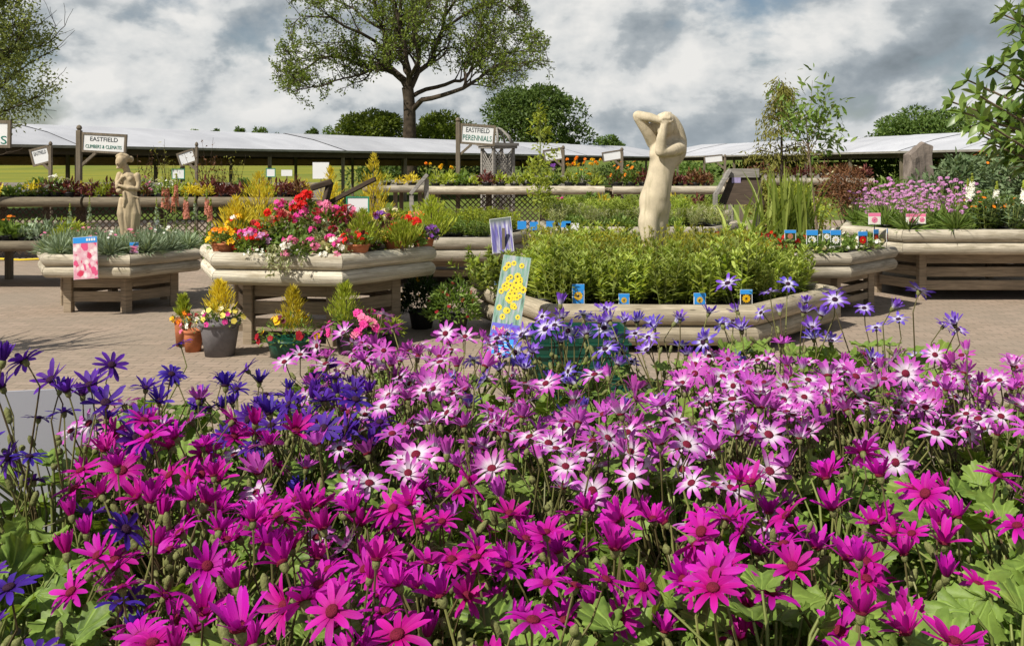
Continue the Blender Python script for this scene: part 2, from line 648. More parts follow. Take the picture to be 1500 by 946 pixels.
# ------------------------------------------------------------------ camera, sun, sky
cam = bpy.data.cameras.new('camera')
cam.sensor_width = 36
cam.lens = F / 1500 * 36
cam.shift_y = -(473 - HOR) / 1500
cam.clip_start, cam.clip_end = .05, 5000
camo = bpy.data.objects.new('camera', cam)
COL.objects.link(camo)
camo.location = (0, 0, H)
camo.rotation_euler = (math.radians(90), 0, 0)
scene.camera = camo

SUN_EL = math.radians(47)
sh = Vector((-.73, -.68, 0)).normalized()
sdir = Vector((sh.x * math.cos(SUN_EL), sh.y * math.cos(SUN_EL), math.sin(SUN_EL)))
sun = bpy.data.lights.new('sun', 'SUN')
sun.energy = 5.0
sun.angle = math.radians(.5)
sun.color = (1, .94, .84)
suno = bpy.data.objects.new('sun', sun)
COL.objects.link(suno)
suno.rotation_euler = sdir.to_track_quat('Z', 'Y').to_euler()

w = bpy.data.worlds.new('World')
scene.world = w
w.use_nodes = True
wt = w.node_tree
wt.nodes.clear()


class WT(NT):
    def __init__(s):
        s.t = wt
        s.out = s.n('ShaderNodeOutputWorld')


W = WT()
sky = W.n('ShaderNodeTexSky', sky_type='NISHITA')
sky.sun_disc = False
sky.sun_elevation = SUN_EL
sky.sun_rotation = math.atan2(sdir.x, sdir.y)
bgs = W.n('ShaderNodeBackground')
bgs.inputs[1].default_value = .06
W.l(sky.outputs[0], bgs.inputs[0])
tc = W.n('ShaderNodeTexCoord')
mp = W.n('ShaderNodeMapping')
mp.inputs['Scale'].default_value = (4.0, 4.0, 6.2)
mp.inputs['Location'].default_value = (3.9, 1.4, .6)
W.l(tc.outputs['Generated'], mp.inputs[0])
mpu = W.n('ShaderNodeMapping')
mpu.inputs['Scale'].default_value = (4.0, 4.0, 6.2)
mpu.inputs['Location'].default_value = (3.9 - .07, 1.4, .6 + .12)
W.l(tc.outputs['Generated'], mpu.inputs[0])
n1 = W.noise(mp.outputs[0], 1.75, 9, .53, .1)
n2 = W.noise(mpu.outputs[0], 1.75, 9, .53, .1)
big = W.noise(mp.outputs[0], .55, 3, .5)
dif = W.n('ShaderNodeMath', operation='SUBTRACT')
W.l(n1, dif.inputs[0])
W.l(n2, dif.inputs[1])
mad = W.n('ShaderNodeMath', operation='MULTIPLY_ADD')
W.l(dif.outputs[0], mad.inputs[0])
mad.inputs[1].default_value = 1.9
mad.inputs[2].default_value = .5
ad = W.n('ShaderNodeMath', operation='MULTIPLY_ADD')
W.l(big, ad.inputs[0])
ad.inputs[1].default_value = .55
W.l(mad.outputs[0], ad.inputs[2])
lit = W.ramp(ad.outputs[0], [(.34, (.24, .28, .31)), (.56, (.36, .41, .45)), (.71, (.51, .555, .585)), (.82, (.78, .80, .80)), (1.0, (.98, .97, .94))])
cov = W.ramp(n1, [(.31, 0.0), (.44, 1.0)])
sepz = W.n('ShaderNodeSeparateXYZ')
W.l(tc.outputs['Generated'], sepz.inputs[0])
up = W.ramp(sepz.outputs[2], [(.02, 1.0), (.22, 1.0), (.5, .35)])
cf = W.n('ShaderNodeMath', operation='MULTIPLY')
W.l(cov, cf.inputs[0])
W.l(up, cf.inputs[1])
low = W.ramp(sepz.outputs[2], [(0, .55), (.055, 0.0)])
lit2 = W.mix(low, lit, (.47, .54, .60))
bgc = W.n('ShaderNodeBackground')
bgc.inputs[1].default_value = .72
W.l(lit2, bgc.inputs[0])
mx = W.n('ShaderNodeMixShader')
W.l(cf.outputs[0], mx.inputs[0])
W.l(bgs.outputs[0], mx.inputs[1])
W.l(bgc.outputs[0], mx.inputs[2])
W.l(mx.outputs[0], W.out.inputs['Surface'])

vs = scene.view_settings
vs.view_transform = 'Standard'
vs.look = 'None'
vs.exposure = .24
vs.gamma = 1
scene.render.engine = 'CYCLES'
cy = scene.cycles
cy.max_bounces = 6
cy.diffuse_bounces = 3
cy.transmission_bounces = 3
cy.glossy_bounces = 2
cy.use_denoising = True
cy.caustics_reflective = False


# ------------------------------------------------------------------ ground
def hz(x, y):
    t = np.clip((np.asarray(y, dtype=float) - 75) / 500, 0, 1)
    return 9.0 * t * t * (3 - 2 * t)


def sheet(xs, ys, dz=0.0):
    mb = MB()
    X, Y = np.meshgrid(xs, ys)
    Z = hz(X, Y) + dz
    nx_, ny_ = len(xs), len(ys)
    idx = np.arange(nx_ * ny_).reshape(ny_, nx_)
    q = np.stack([idx[:-1, :-1], idx[:-1, 1:], idx[1:, 1:], idx[1:, :-1]], -1).reshape(-1, 4)
    return mb.add(np.stack([X, Y, Z], -1).reshape(-1, 3), q)


ys = np.concatenate([np.linspace(-60, 70, 8), np.linspace(75, 620, 45), [900, 1500, 3000]])
xs = np.linspace(-2200, 2200, 60)
t = NT('grass_ground')
tcg = t.n('ShaderNodeTexCoord')
f1 = t.noise(tcg.outputs['Object'], .02, 5)
f2 = t.noise(tcg.outputs['Object'], 1.3, 5)
c = t.mix(t.ramp(f1, [(.4, 0.0), (.6, 1.0)]), (.09, .14, .025), (.16, .19, .03))
c = t.mix(t.ramp(f2, [(.3, 0.0), (.7, .4)]), c, (.06, .09, .02))
gm = t.done(t.principled(c, .95, .1))
tag(obj('ground', sheet(xs, ys), gm), kind='structure')
t = NT('rape_field')
tcg = t.n('ShaderNodeTexCoord')
f1 = t.noise(tcg.outputs['Object'], .05, 5)
f2 = t.noise(tcg.outputs['Object'], .8, 4)
c = t.mix(t.ramp(f1, [(.35, 0.0), (.6, 1.0)]), (.14, .17, .028), (.24, .23, .03))
c = t.mix(t.ramp(f2, [(.4, 0.0), (.7, .4)]), c, (.14, .19, .03))
fm = t.done(t.principled(c, .95, .1))
tag(obj('field', sheet(np.linspace(-420, -8, 24), np.linspace(72, 560, 40), .03), fm), kind='structure')

t = NT('block_paving')
tcg = t.n('ShaderNodeTexCoord')
mp = t.n('ShaderNodeMapping')
mp.inputs['Rotation'].default_value = (0, 0, math.radians(4))
t.l(tcg.outputs['Object'], mp.inputs[0])
br = t.n('ShaderNodeTexBrick')
br.offset = .5
br.inputs['Scale'].default_value = 1.0
br.inputs['Brick Width'].default_value = .21
br.inputs['Row Height'].default_value = .105
br.inputs['Mortar Size'].default_value = .006
br.inputs['Mortar Smooth'].default_value = .3
br.inputs['Color1'].default_value = (.395, .30, .23, 1)
br.inputs['Color2'].default_value = (.30, .235, .175, 1)
br.inputs['Mortar'].default_value = (.15, .12, .09, 1)
t.l(mp.outputs[0], br.inputs['Vector'])
f1 = t.noise(tcg.outputs['Object'], .7, 6, .6)
f2 = t.noise(tcg.outputs['Object'], 60, 3, .6)
c = t.mix(t.ramp(f1, [(.36, .0), (.66, .6)]), br.outputs['Color'], (.27, .23, .18))
c = t.mix(t.ramp(f2, [(.3, .25), (.6, 0.0)]), c, (.12, .09, .07))
pm = t.done(t.principled(c, .85, .2, br.outputs['Fac'], -.4, .006))
mb = MB()
mb.add([(-40, -12, .004), (40, -12, .004), (40, 30, .004), (-40, 30, .004)], [(0, 1, 2, 3)])
tag(obj('paving', mb, pm), kind='structure')


# ------------------------------------------------------------------ log planters
def log_between(a, b, z, r, ta, tb, outn, seg=20):
    """log from a to b (xy centre line), mitred: ta/tb = half turning angles at its ends"""
    mb = MB()
    a, b = np.array(a), np.array(b)
    d = norm(b - a)
    L = np.linalg.norm(b - a)
    ang = np.arange(seg) / seg * 2 * np.pi
    ro, rz = np.cos(ang), np.sin(ang)
    nst = 10
    vs_, us_ = [], []
    wob = RN.uniform(0, 6)
    for i in range(nst + 1):
        s = i / nst
        rr = r * (1 + .018 * math.sin(s * 5 + wob))
        base = a + d * (L * s)
        o = ro * rr
        ext = o * (math.tan(tb) * s - math.tan(ta) * (1 - s))
        if i in (0, nst):
            ext = ext - (0.003 if i == nst else -0.003)
        xy = base[None] + d[None] * ext[:, None] + outn[None] * o[:, None]
        vs_.append(np.column_stack([xy, z + rz * rr]))
        us_.append(np.stack([np.full(seg, L * s), ang / 6.283], 1))
    idx = np.arange((nst + 1) * seg).reshape(nst + 1, seg)
    nxt = np.roll(idx, -1, axis=1)
    q = np.stack([idx[:-1], nxt[:-1], nxt[1:], idx[1:]], -1).reshape(-1, 4)
    mb.add(np.concatenate(vs_), q, np.concatenate(us_))
    mb.add(vs_[0], [tuple(range(seg))[::-1]], us_[0] * .3)
    mb.add(vs_[-1], [tuple(range(seg))], us_[-1] * .3)
    return mb


def inside(poly, x, y):
    r = False
    n = len(poly)
    for i in range(n):
        (x1, y1), (x2, y2) = poly[i], poly[(i + 1) % n]
        if (y1 > y) != (y2 > y) and x < (x2 - x1) * (y - y1) / (y2 - y1) + x1:
            r = not r
    return r


def shrink(poly, k):
    p = np.array(poly)
    c = p.mean(0)
    return [tuple(q) for q in c + (p - c) * k]


def planter(label, poly, ztop, r, rows=2, base=None, mat='log', group=None):
    poly = [np.array(p, dtype=float) for p in poly]      # counter-clockwise outer top edge
    n = len(poly)
    c = np.mean(poly, axis=0)
    root = thing('log_planter', label, 'planter', (c[0], c[1], 0), 0, group)
    cl = []                                              # centre lines: pull in by r
    for p in poly:
        v = c - p
        cl.append(p + v / np.linalg.norm(v) * r * 1.1)
    for i in range(n):
        a, b = cl[i], cl[(i + 1) % n]
        pa, pb = cl[i - 1], cl[(i + 2) % n]
        d0, d1, d2 = norm(a - pa), norm(b - a), norm(pb - b)
        ta = .5 * math.acos(max(-1, min(1, float(np.dot(d0, d1)))))
        tb = .5 * math.acos(max(-1, min(1, float(np.dot(d1, d2)))))
        on = np.array([d1[1], -d1[0]])
        for k in range(rows):
            z = ztop - r - k * (2 * r - .004)
            inset = 0.0 if k == 0 else -.01
            obj('log', log_between(a + on * inset, b + on * inset, z, r, ta, tb, on), mat, root, world=True, smooth=True)
    sp = shrink(poly, 1 - 1.6 * r / np.linalg.norm(poly[0] - c))
    zt, zb = ztop - .07, max(.02, ztop - rows * 2 * r + .02)
    mb = MB()
    mb.add([(p[0], p[1], zt) for p in sp] + [(p[0], p[1], zb) for p in sp], [tuple(range(n)), tuple(range(2 * n - 1, n - 1, -1))] + [(i, n + i, n + (i + 1) % n, (i + 1) % n) for i in range(n)])
    obj('soil', mb, 'soil', root, world=True)
    if base:
        bp = shrink(poly, base)
        zl = ztop - rows * 2 * r + .03
        for i in range(n):
            p, q = bp[i], bp[(i + 1) % n]
            mb = MB()
            an = math.atan2(q[1] - p[1], q[0] - p[0])
            box(mb, (p[0], p[1], zl / 2), (.09, .09, zl), Matrix.Rotation(an, 3, 'Z'), 0, .006)
            obj('leg', mb, 'plank', root, world=True)
            mb = MB()
            pv, qv = Vector((*p, 0)), Vector((*q, 0))
            dv = (qv - pv).normalized()
            k = max(2, int(zl / .155))
            for j in range(k):
                z = .10 + (zl - .12) * (j + .5) / k
                bar(mb, pv + dv * .05 + Vector((0, 0, z)), qv - dv * .05 + Vector((0, 0, z)), .022, (zl - .12) / k - .042)
            obj('slat_panel', mb, 'plank', root, world=True)
    return root


def ngon(start, side, ang, n):
    p = np.array(start, dtype=float)
    out = [tuple(p)]
    for i in range(n - 1):
        a = math.radians(ang + i * 360 / n)
        p = p + side * np.array([math.cos(a), math.sin(a)])
        out.append(tuple(p))
    return out


PL = ngon((-5.06, 10.70), .97, -2, 6)
PM = ngon((-2.63, 8.70), 1.19, -8, 6)
PS = [(.28, 8.52), (2.10, 8.46), (3.27, 9.90), (2.75, 11.4), (.75, 11.6), (-.36, 10.1)]
PR2 = [(2.70, 10.28), (3.51, 10.3), (4.36, 11.25), (4.0, 12.15), (2.9, 12.3), (2.2, 11.4)]
PR = [(4.53, 11.6), (6.9, 11.6), (8.2, 13.0), (7.2, 14.8), (5.0, 14.8), (4.15, 12.6)]
PM2 = [(-2.0, 13.0), (-.27, 13.0), (.25, 14.4), (.0, 16.0), (-1.6, 16.2), (-2.6, 14.6)]
PM3 = [(.5, 14.0), (2.9, 14.0), (3.6, 15.3), (2.9, 16.8), (.7, 16.8), (.35, 15.4)]
ZL, ZM, ZS, ZR2, ZR, ZM2, ZM3 = .66, .85, .42, .71, .87, .68, .76
planter('octagonal log planter of grey leaved pinks with the smaller statue', PL, ZL, .065, 2, .66)
planter('pale log planter heaped with mixed bedding flowers and golden conifers', PM, ZM, .072, 2, .66, 'log_white')
planter('low log planter of leafy green perennials around the tall statue', PS, ZS, .09, 2, None, 'log_tan')
planter('small log planter with red and white daisies and picture tags', PR2, ZR2, .068, 2, .7, 'log_grey')
planter('long pale log planter of pink scabious on a slatted base', PR, ZR, .075, 2, .72)
planter('log planter of light green plants standing behind the mixed flower planter', PM2, ZM2, .08, 2, .7, 'log_grey')
planter('log planter of green plants with a row of blue tags', PM3, ZM3, .08, 2, .7, 'log_grey')


# ------------------------------------------------------------------ statues
def sculpt(name, prims, voxel, mat, parent, smooth=3, core=None):
    bm = bmesh.new()
    for pr in prims:
        if pr[0] == 'm':
            bm.from_mesh(pr[1])
        elif pr[0] == 'e':
            _, c, r, rot = pr
            Mx = Matrix.Translation(c) @ Euler(rot).to_matrix().to_4x4() @ Matrix.Diagonal((*r, 1))
            bmesh.ops.create_uvsphere(bm, u_segments=20, v_segments=14, radius=1, matrix=Mx)
        else:
            _, pts, rads = pr
            P_ = [Vector(p) for p in pts]
            N = 6
            for i in range(len(P_) - 1):
                for k in range(N + (1 if i == len(P_) - 2 else 0)):
                    s = k / N
                    c = P_[i].lerp(P_[i + 1], s)
                    bmesh.ops.create_icosphere(bm, subdivisions=2, radius=rads[i] * (1 - s) + rads[i + 1] * s, matrix=Matrix.Translation(c))
                # cylinder bridging
                d = P_[i + 1] - P_[i]
                q = d.to_track_quat('Z', 'Y').to_matrix().to_4x4()
                bmesh.ops.create_cone(bm, cap_ends=True, segments=20, radius1=rads[i], radius2=rads[i + 1], depth=d.length, matrix=Matrix.Translation((P_[i] + P_[i + 1]) / 2) @ q)
    me = bpy.data.meshes.new('tmp')
    bm.to_mesh(me)
    bm.free()
    ob = bpy.data.objects.new('tmp', me)
    COL.objects.link(ob)
    md = ob.modifiers.new('r', 'REMESH')
    md.mode = 'VOXEL'
    md.voxel_size = voxel
    md.use_smooth_shade = True
    ms = ob.modifiers.new('s', 'SMOOTH')
    ms.iterations = smooth
    ms.factor = .5
    dg = bpy.context.evaluated_depsgraph_get()
    new = bpy.data.meshes.new_from_object(ob.evaluated_get(dg))
    bpy.data.objects.remove(ob)
    new.materials.clear()
    if parent is None:
        return new
    return obj(name, new, mat, parent)


# tall statue: woman bending her head into raised arms
SD = 10.1
SX = (961 - 750) / F * SD
sroot = thing('statue', 'tall pale stone statue of a nude woman with arms raised over her bowed head', 'statue', (SX, SD, .36))


def J(zx, zy, v):
    # zoomed photo coordinates -> local metres
    return Vector(((zx - 240) * .00234, v, H - (140 + zy / 2.958 - HOR) * SD / F - .36))


st = [
    # torso
    ('e', J(232, 462, 0), (.158, .140, .22), (0, .06, 0)),
    ('e', J(262, 482, .05), (.090, .115, .16), (0, 0, 0)),
    ('t', [J(238, 440, 0), J(250, 380, -.01), J(258, 340, -.01), J(272, 285, 0), J(283, 235, .01)], [.150, .138, .132, .140, .135]),
    ('e', J(283, 245, .02), (.175, .12, .15), (0, .12, .25)),
    ('e', J(330, 250, .05), (.085, .1, .16), (0, .2, 0)),
    ('e', J(228, 258, -.05), (.055, .055, .062), (0, 0, 0)),
    ('e', J(262, 266, -.085), (.056, .058, .062), (0, 0, 0)),
    # shoulder line, neck, head
    ('t', [J(232, 208, .04), J(285, 205, .03), J(340, 225, 0)], [.062, .085, .075]),
    ('t', [J(285, 215, .02), J(282, 165, -.02)], [.062, .056]),
    ('e', J(272, 128, -.05), (.098, .118, .128), (.25, -.35, 0)),
    ('e', J(258, 160, -.12), (.05, .05, .06), (0, 0, 0)),
    ('e', J(226, 140, .0), (.062, .06, .085), (0, .5, 0)),
    ('e', J(250, 148, -.155), (.012, .022, .022), (0, 0, 0)),
    # hair falling behind the far shoulder
    ('e', J(285, 105, 0), (.095, .11, .085), (0, .3, 0)),
    ('t', [J(305, 115, .03), J(330, 150, .05), J(348, 195, .07), J(352, 250, .08), J(345, 290, .08)], [.088, .084, .078, .066, .03]),
    # arm on the left of the picture: elbow high
    ('t', [J(232, 205, .03), J(205, 160, -.02), J(160, 95, -.06)], [.072, .064, .054]),
    ('t', [J(158, 90, -.06), J(205, 98, -.12), J(250, 112, -.18)], [.054, .048, .034]),
    # arm on the right: elbow down across the chest
    ('t', [J(340, 225, -.02), J(300, 238, -.12), J(250, 246, -.18)], [.076, .066, .056]),
    ('t', [J(248, 244, -.18), J(250, 190, -.20), J(262, 132, -.20)], [.056, .050, .036]),
    # palms
    ('e', J(268, 112, -.20), (.04, .02, .038), (0, .9, 0)),
    ('e', J(266, 118, -.21), (.036, .02, .042), (0, -.2, 0)),
    # thighs, knees, calves, feet
    ('t', [J(214, 492, -.02), J(203, 550, -.045), J(206, 610, -.08), J(214, 680, -.06)], [.098, .108, .088, .062]),
    ('t', [J(256, 492, .03), J(243, 550, .03), J(236, 610, .0), J(234, 680, .02)], [.100, .110, .09, .064]),
    ('t', [J(214, 680, -.06), J(216, 740, -.02), J(216, 812, .0)], [.058, .056, .036]),
    ('t', [J(234, 680, .02), J(238, 740, .06), J(238, 812, .07)], [.06, .057, .036]),
    ('t', [J(216, 815, .01), J(212, 826, -.14)], [.04, .026]),
    ('t', [J(238, 815, .07), J(240, 826, -.07)], [.04, .026]),
    ('e', J(226, 842, 0), (.22, .22, .03), (0, 0, 0)),
    # drapery slipping over the hips
    ('t', [J(295, 470, .04), J(280, 540, .05), J(268, 640, .05), J(262, 800, .06)], [.04, .045, .05, .07]),
    ('t', [J(285, 300, -.07), J(291, 370, -.02), J(296, 430, .03), J(292, 480, .05)], [.014, .016, .018, .02]),
]
for i in range(4):     # fingers of both hands, curling over the brow
    st.append(('t', [J(266 + i * 7, 100 + i * 6, -.215), J(276 + i * 7, 94 + i * 6, -.20), J(287 + i * 6, 96 + i * 7, -.165)], [.0135, .0125, .010]))
    st.append(('t', [J(256 + i * 9, 104, -.225), J(259 + i * 9, 88 - (1 if i in (1, 2) else -2) * 3, -.215), J(265 + i * 9, 78, -.17)], [.0135, .0125, .010]))
st.append(('t', [J(256, 122, -.22), J(248, 108, -.22), J(250, 98, -.19)], [.012, .011, .009]))
limb = [p for p in st if p[0] == 't' and max(p[2]) < .08 and p[1][0].z > 1.0] + [p for p in st if p[0] == 'e' and p[2] in ((.04, .02, .038), (.036, .02, .042))]
core = sculpt('core', [p for p in st if p not in limb], .014, None, None, 26)
sculpt('figure', [('m', core)] + limb, .0085, 'stone', sroot, 2)
bpy.data.meshes.remove(core)

# small statue: woman with a tied drape, one hand to her breast
D2 = 11.75
X2 = (186 - 750) / F * D2
s2 = thing('statue', 'small pale stone statue of a woman holding a tied drape to her chest', 'statue', (X2, D2, .58))


def J2(zx, zy, v):
    return Vector(((zx - 735) / 3.94 * D2 / F, v, H - (160 + zy / 3.94 - HOR) * D2 / F - .58))


st = [
    ('e', J2(708, 304, -.035), (.062, .070, .086), (.35, .12, 0)),
    ('e', J2(716, 284, 0), (.072, .078, .060), (0, 0, 0)),
    ('t', [J2(690, 272, -.06), J2(712, 262, -.06), J2(740, 272, -.03), J2(752, 285, .0)], [.02, .022, .022, .02]),
    ('e', J2(748, 290, .045), (.035, .04, .04), (0, 0, 0)),
    ('e', J2(696, 318, -.1), (.009, .016, .018), (0, 0, 0)),
    ('e', J2(700, 338, -.08), (.024, .02, .016), (0, 0, 0)),
    ('t', [J2(726, 330, 0), J2(735, 365, .01)], [.036, .040]),
    ('e', J2(742, 392, 0), (.088, .06, .065), (0, .05, 0)),
    ('t', [J2(740, 400, 0), J2(748, 450, 0), J2(750, 490, 0), J2(752, 540, 0)], [.084, .080, .084, .096]),
    ('e', J2(722, 402, -.055), (.032, .03, .032), (0, 0, 0)),
    ('e', J2(762, 404, -.055), (.032, .03, .032), (0, 0, 0)),
    ('t', [J2(692, 378, 0), J2(686, 412, -.03), J2(690, 452, -.05)], [.036, .030, .026]),
    ('t', [J2(690, 452, -.05), J2(700, 425, -.085), J2(716, 402, -.09)], [.026, .023, .016]),
    ('e', J2(720, 396, -.092), (.018, .01, .022), (0, .5, 0)),
    ('t', [J2(795, 382, 0), J2(802, 420, 0), J2(800, 460, -.02)], [.036, .031, .027]),
    ('t', [J2(800, 460, -.02), J2(760, 455, -.085), J2(712, 440, -.10)], [.027, .024, .016]),
    ('e', J2(700, 437, -.10), (.022, .011, .018), (0, .3, 0)),
    # knotted cloth held at the hip and skirts
    ('e', J2(705, 470, -.085), (.035, .03, .03), (0, 0, 0)),
    ('t', [J2(700, 482, -.055), J2(750, 492, -.072), J2(808, 512, -.03)], [.014, .012, .013]),
    ('t', [J2(735, 480, -.09), J2(742, 520, -.10), J2(735, 560, -.095)], [.018, .020, .012]),
    ('t', [J2(752, 505, 0), J2(752, 550, 0), J2(745, 620, 0), J2(740, 700, 0), J2(742, 775, 0)], [.085, .097, .090, .075, .082]),
    ('t', [J2(715, 520, -.045), J2(712, 600, -.06), J2(722, 690, -.05), J2(726, 770, -.03)], [.035, .048, .035, .03]),
    ('t', [J2(775, 520, -.03), J2(785, 600, -.03), J2(775, 690, -.02), J2(765, 770, -.02)], [.035, .05, .04, .03]),
    ('t', [J2(745, 530, -.075), J2(742, 620, -.075), J2(748, 700, -.06), J2(745, 770, -.05)], [.016, .018, .018, .02]),
    ('t', [J2(800, 520, -.02), J2(812, 600, -.02), J2(800, 690, -.01)], [.022, .02, .014]),
    ('e', J2(742, 790, 0), (.12, .12, .03), (0, 0, 0)),
]
for i in range(4):
    st.append(('t', [J2(702, 432 + i * 6, -.108), J2(690, 432 + i * 7, -.105), J2(684, 438 + i * 7, -.09)], [.0055, .005, .004]))
    st.append(('t', [J2(718 + i * 4, 392 + i, -.1), J2(726 + i * 4, 384 + i * 2, -.098), J2(732 + i * 3, 382 + i * 3, -.085)], [.0055, .005, .004]))
sculpt('figure', st, .0062, 'stone_tan', s2, 3)


# ------------------------------------------------------------------ plants in the planters
def poly_points(poly, step, k=.9, jit=.3):
    pp = shrink(poly, k)
    xs_ = [p[0] for p in pp]
    ys_ = [p[1] for p in pp]
    out = []
    y = min(ys_)
    r = 0
    while y < max(ys_):
        x = min(xs_) + (step / 2 if r % 2 else 0)
        while x < max(xs_):
            jx, jy = x + RN.uniform(-jit, jit) * step, y + RN.uniform(-jit, jit) * step
            if inside(pp, jx, jy):
                out.append((jx, jy))
            x += step
        y += step * .87
        r += 1
    return out


def small_pot(r=.07, h=.11):
    return pot_mesh(MB(), r, h, seg=14)


def upright(n_st, h, rad, leaf, size, per, rng, leaf_up=.7):
    st_, lf = MB(), MB()
    for i in range(n_st):
        a = rng.uniform(0, 6.28)
        r = rad * math.sqrt(rng.uniform(0, 1))
        b = np.array([r * .5 * math.cos(a), r * .5 * math.sin(a), 0])
        e = np.array([r * 1.3 * math.cos(a), r * 1.3 * math.sin(a), h * rng.uniform(.7, 1.1)])
        s = np.linspace(0, 1, 5)[:, None]
        pts = b + (e - b) * s + np.array([0, 0, 1.0]) * 0.0
        tube(st_, pts, [.004, .0038, .0034, .003, .002], 4)
        k = per
        tt = rng.uniform(.12, 1, k)
        pos = b + (e - b) * tt[:, None]
        an = rng.uniform(0, 6.28, k)
        lu = leaf_up * (.3 + tt)
        fw = np.stack([np.cos(an), np.sin(an), lu], 1)
        scatter(lf, leaf, pos, fw, np.tile([0, 0, 1.0], (k, 1)) + rng.normal(0, .2, (k, 3)), size * (1.25 - .55 * tt) * rng.uniform(.75, 1.2, k))
        # terminal tuft
        an = np.arange(5) * 1.256 + rng.uniform(0, 1)
        scatter(lf, leaf, np.tile(e, (5, 1)), np.stack([np.cos(an) * .6, np.sin(an) * .6, np.ones(5)], 1), np.tile([0, 0, 1.0], (5, 1)) + rng.normal(0, .2, (5, 3)), size * .55)
    return st_, lf


def protos(n, fn):
    return [fn(np.random.default_rng(100 + i), i) for i in range(n)]


HIDE = []           # prototype roots are placed, never left at the origin


def place(pool, pts, z, label, group, smin=.85, smax=1.15, cat=None, used=None):
    for i, (x, y) in enumerate(pts):
        k = RN.randrange(len(pool))
        pr = pool[k]
        if not pr.get('placed'):
            pr['placed'] = 1
            pr.location = (x, y, z)
            pr.rotation_euler = (0, 0, RN.uniform(0, 6.28))
            pr['label'] = label
            if group:
                pr['group'] = group
        else:
            o = dup(pr, (x, y, z), RN.uniform(0, 6.28), RN.uniform(smin, smax), label, group)
            if 'perennial' in pr.name:
                o.rotation_euler = (RN.uniform(-.16, .16), RN.uniform(-.16, .16), RN.uniform(0, 6.28))


def mk_perennial(rng, i):
    t_ = thing('leafy_perennial', 'x', 'potted plant')
    st_, lf = upright(12, .44, .14, leaf_t(.27, 4, .14, .22, .45), .108, 19, rng, 1.0)
    obj('pot', small_pot(.085, .12), 'pot_black', t_, smooth=True)
    obj('stems', st_, 'stem_green', t_, loc=(0, 0, .09))
    obj('foliage', lf, 'leaf_rud', t_, loc=(0, 0, .09), smooth=True)
    return t_


def mk_feathery(rng, i):
    t_ = thing('feathery_perennial', 'x', 'potted plant')
    st_, lf = upright(26, .50, .14, leaf_t(.2, 3, .1, .1), .055, 22, rng, 1.5)
    obj('pot', small_pot(.085, .12), 'pot_black', t_, smooth=True)
    obj('foliage', lf, 'leaf_olive', t_, loc=(0, 0, .09), smooth=True)
    obj('stems', st_, 'stem_green', t_, loc=(0, 0, .09))
    return t_


pts = [p for p in poly_points(PS, .225, .87)]
sx, sy = SX, SD
pts = [p for p in pts if (p[0] - sx) ** 2 + (p[1] - sy) ** 2 > .07]
feath = [p for p in pts if p[1] > 9.55 and .2 < p[0] < 2.5 and abs(p[1] - 10.0 - .25 * (p[0] - 1.4)) < .65 and RN.random() < .75]
rest = [p for p in pts if p not in feath]
place(protos(6, mk_perennial), rest, ZS - .16, 'leafy green young perennial packed in the low log planter round the tall statue', 'leafy perennials in the statue planter', .78, 1.28)
place(protos(3, mk_feathery), feath, ZS - .12, 'yellow green feathery plant by the knees of the tall statue', 'feathery plants around the statue')
for x_, y_, tl in ((-.12, 10.0, -.75), (.02, 9.55, -.6)):
    o = dup(next(o for o in bpy.data.objects if o.name == 'leafy_perennial'), (x_, y_, ZS - .12), 0, 1.0, 'leafy green perennial sprawling out over the left rim beside the yellow poster', 'leafy perennials over the rim')
    o.rotation_euler = (0, tl, .3)
# dianthus tufts
def mk_pink(rng, i):
    t_ = thing('dianthus_plant', 'x', 'potted plant')
    lf = MB()
    n = 330
    d = rdir(n, .9, rng)
    d[:, 2] = np.abs(d[:, 2])
    pos = d * rng.uniform(.0, .12, n)[:, None]
    scatter(lf, LINEAR, pos, d, rdir(n, .6, rng), rng.uniform(.08, .17, n))
    obj('pot', small_pot(.07, .1), 'pot_black', t_, smooth=True)
    obj('foliage', lf, 'leaf_grey', t_, loc=(0, 0, .08), smooth=True)
    if i % 2:
        for _ in range(2 + i):
            fl = MB()
            flowers_on(fl, 1, .1, .27, .08, BLOOM9, .02, rng, top=.8)
            obj('flower', fl, 'f_pink' if i % 4 == 1 else 'f_white', t_)
    return t_


pp = [p for p in poly_points(PL, .21, .9) if (p[0] - X2) ** 2 + (p[1] - D2) ** 2 > .02]
place(protos(5, mk_pink), [p for p in pp if p[1] < 12.35], ZL - .1, 'grey green tuft of narrow leaves packed in the planter round the small statue', 'grey leaved pinks around the small statue')


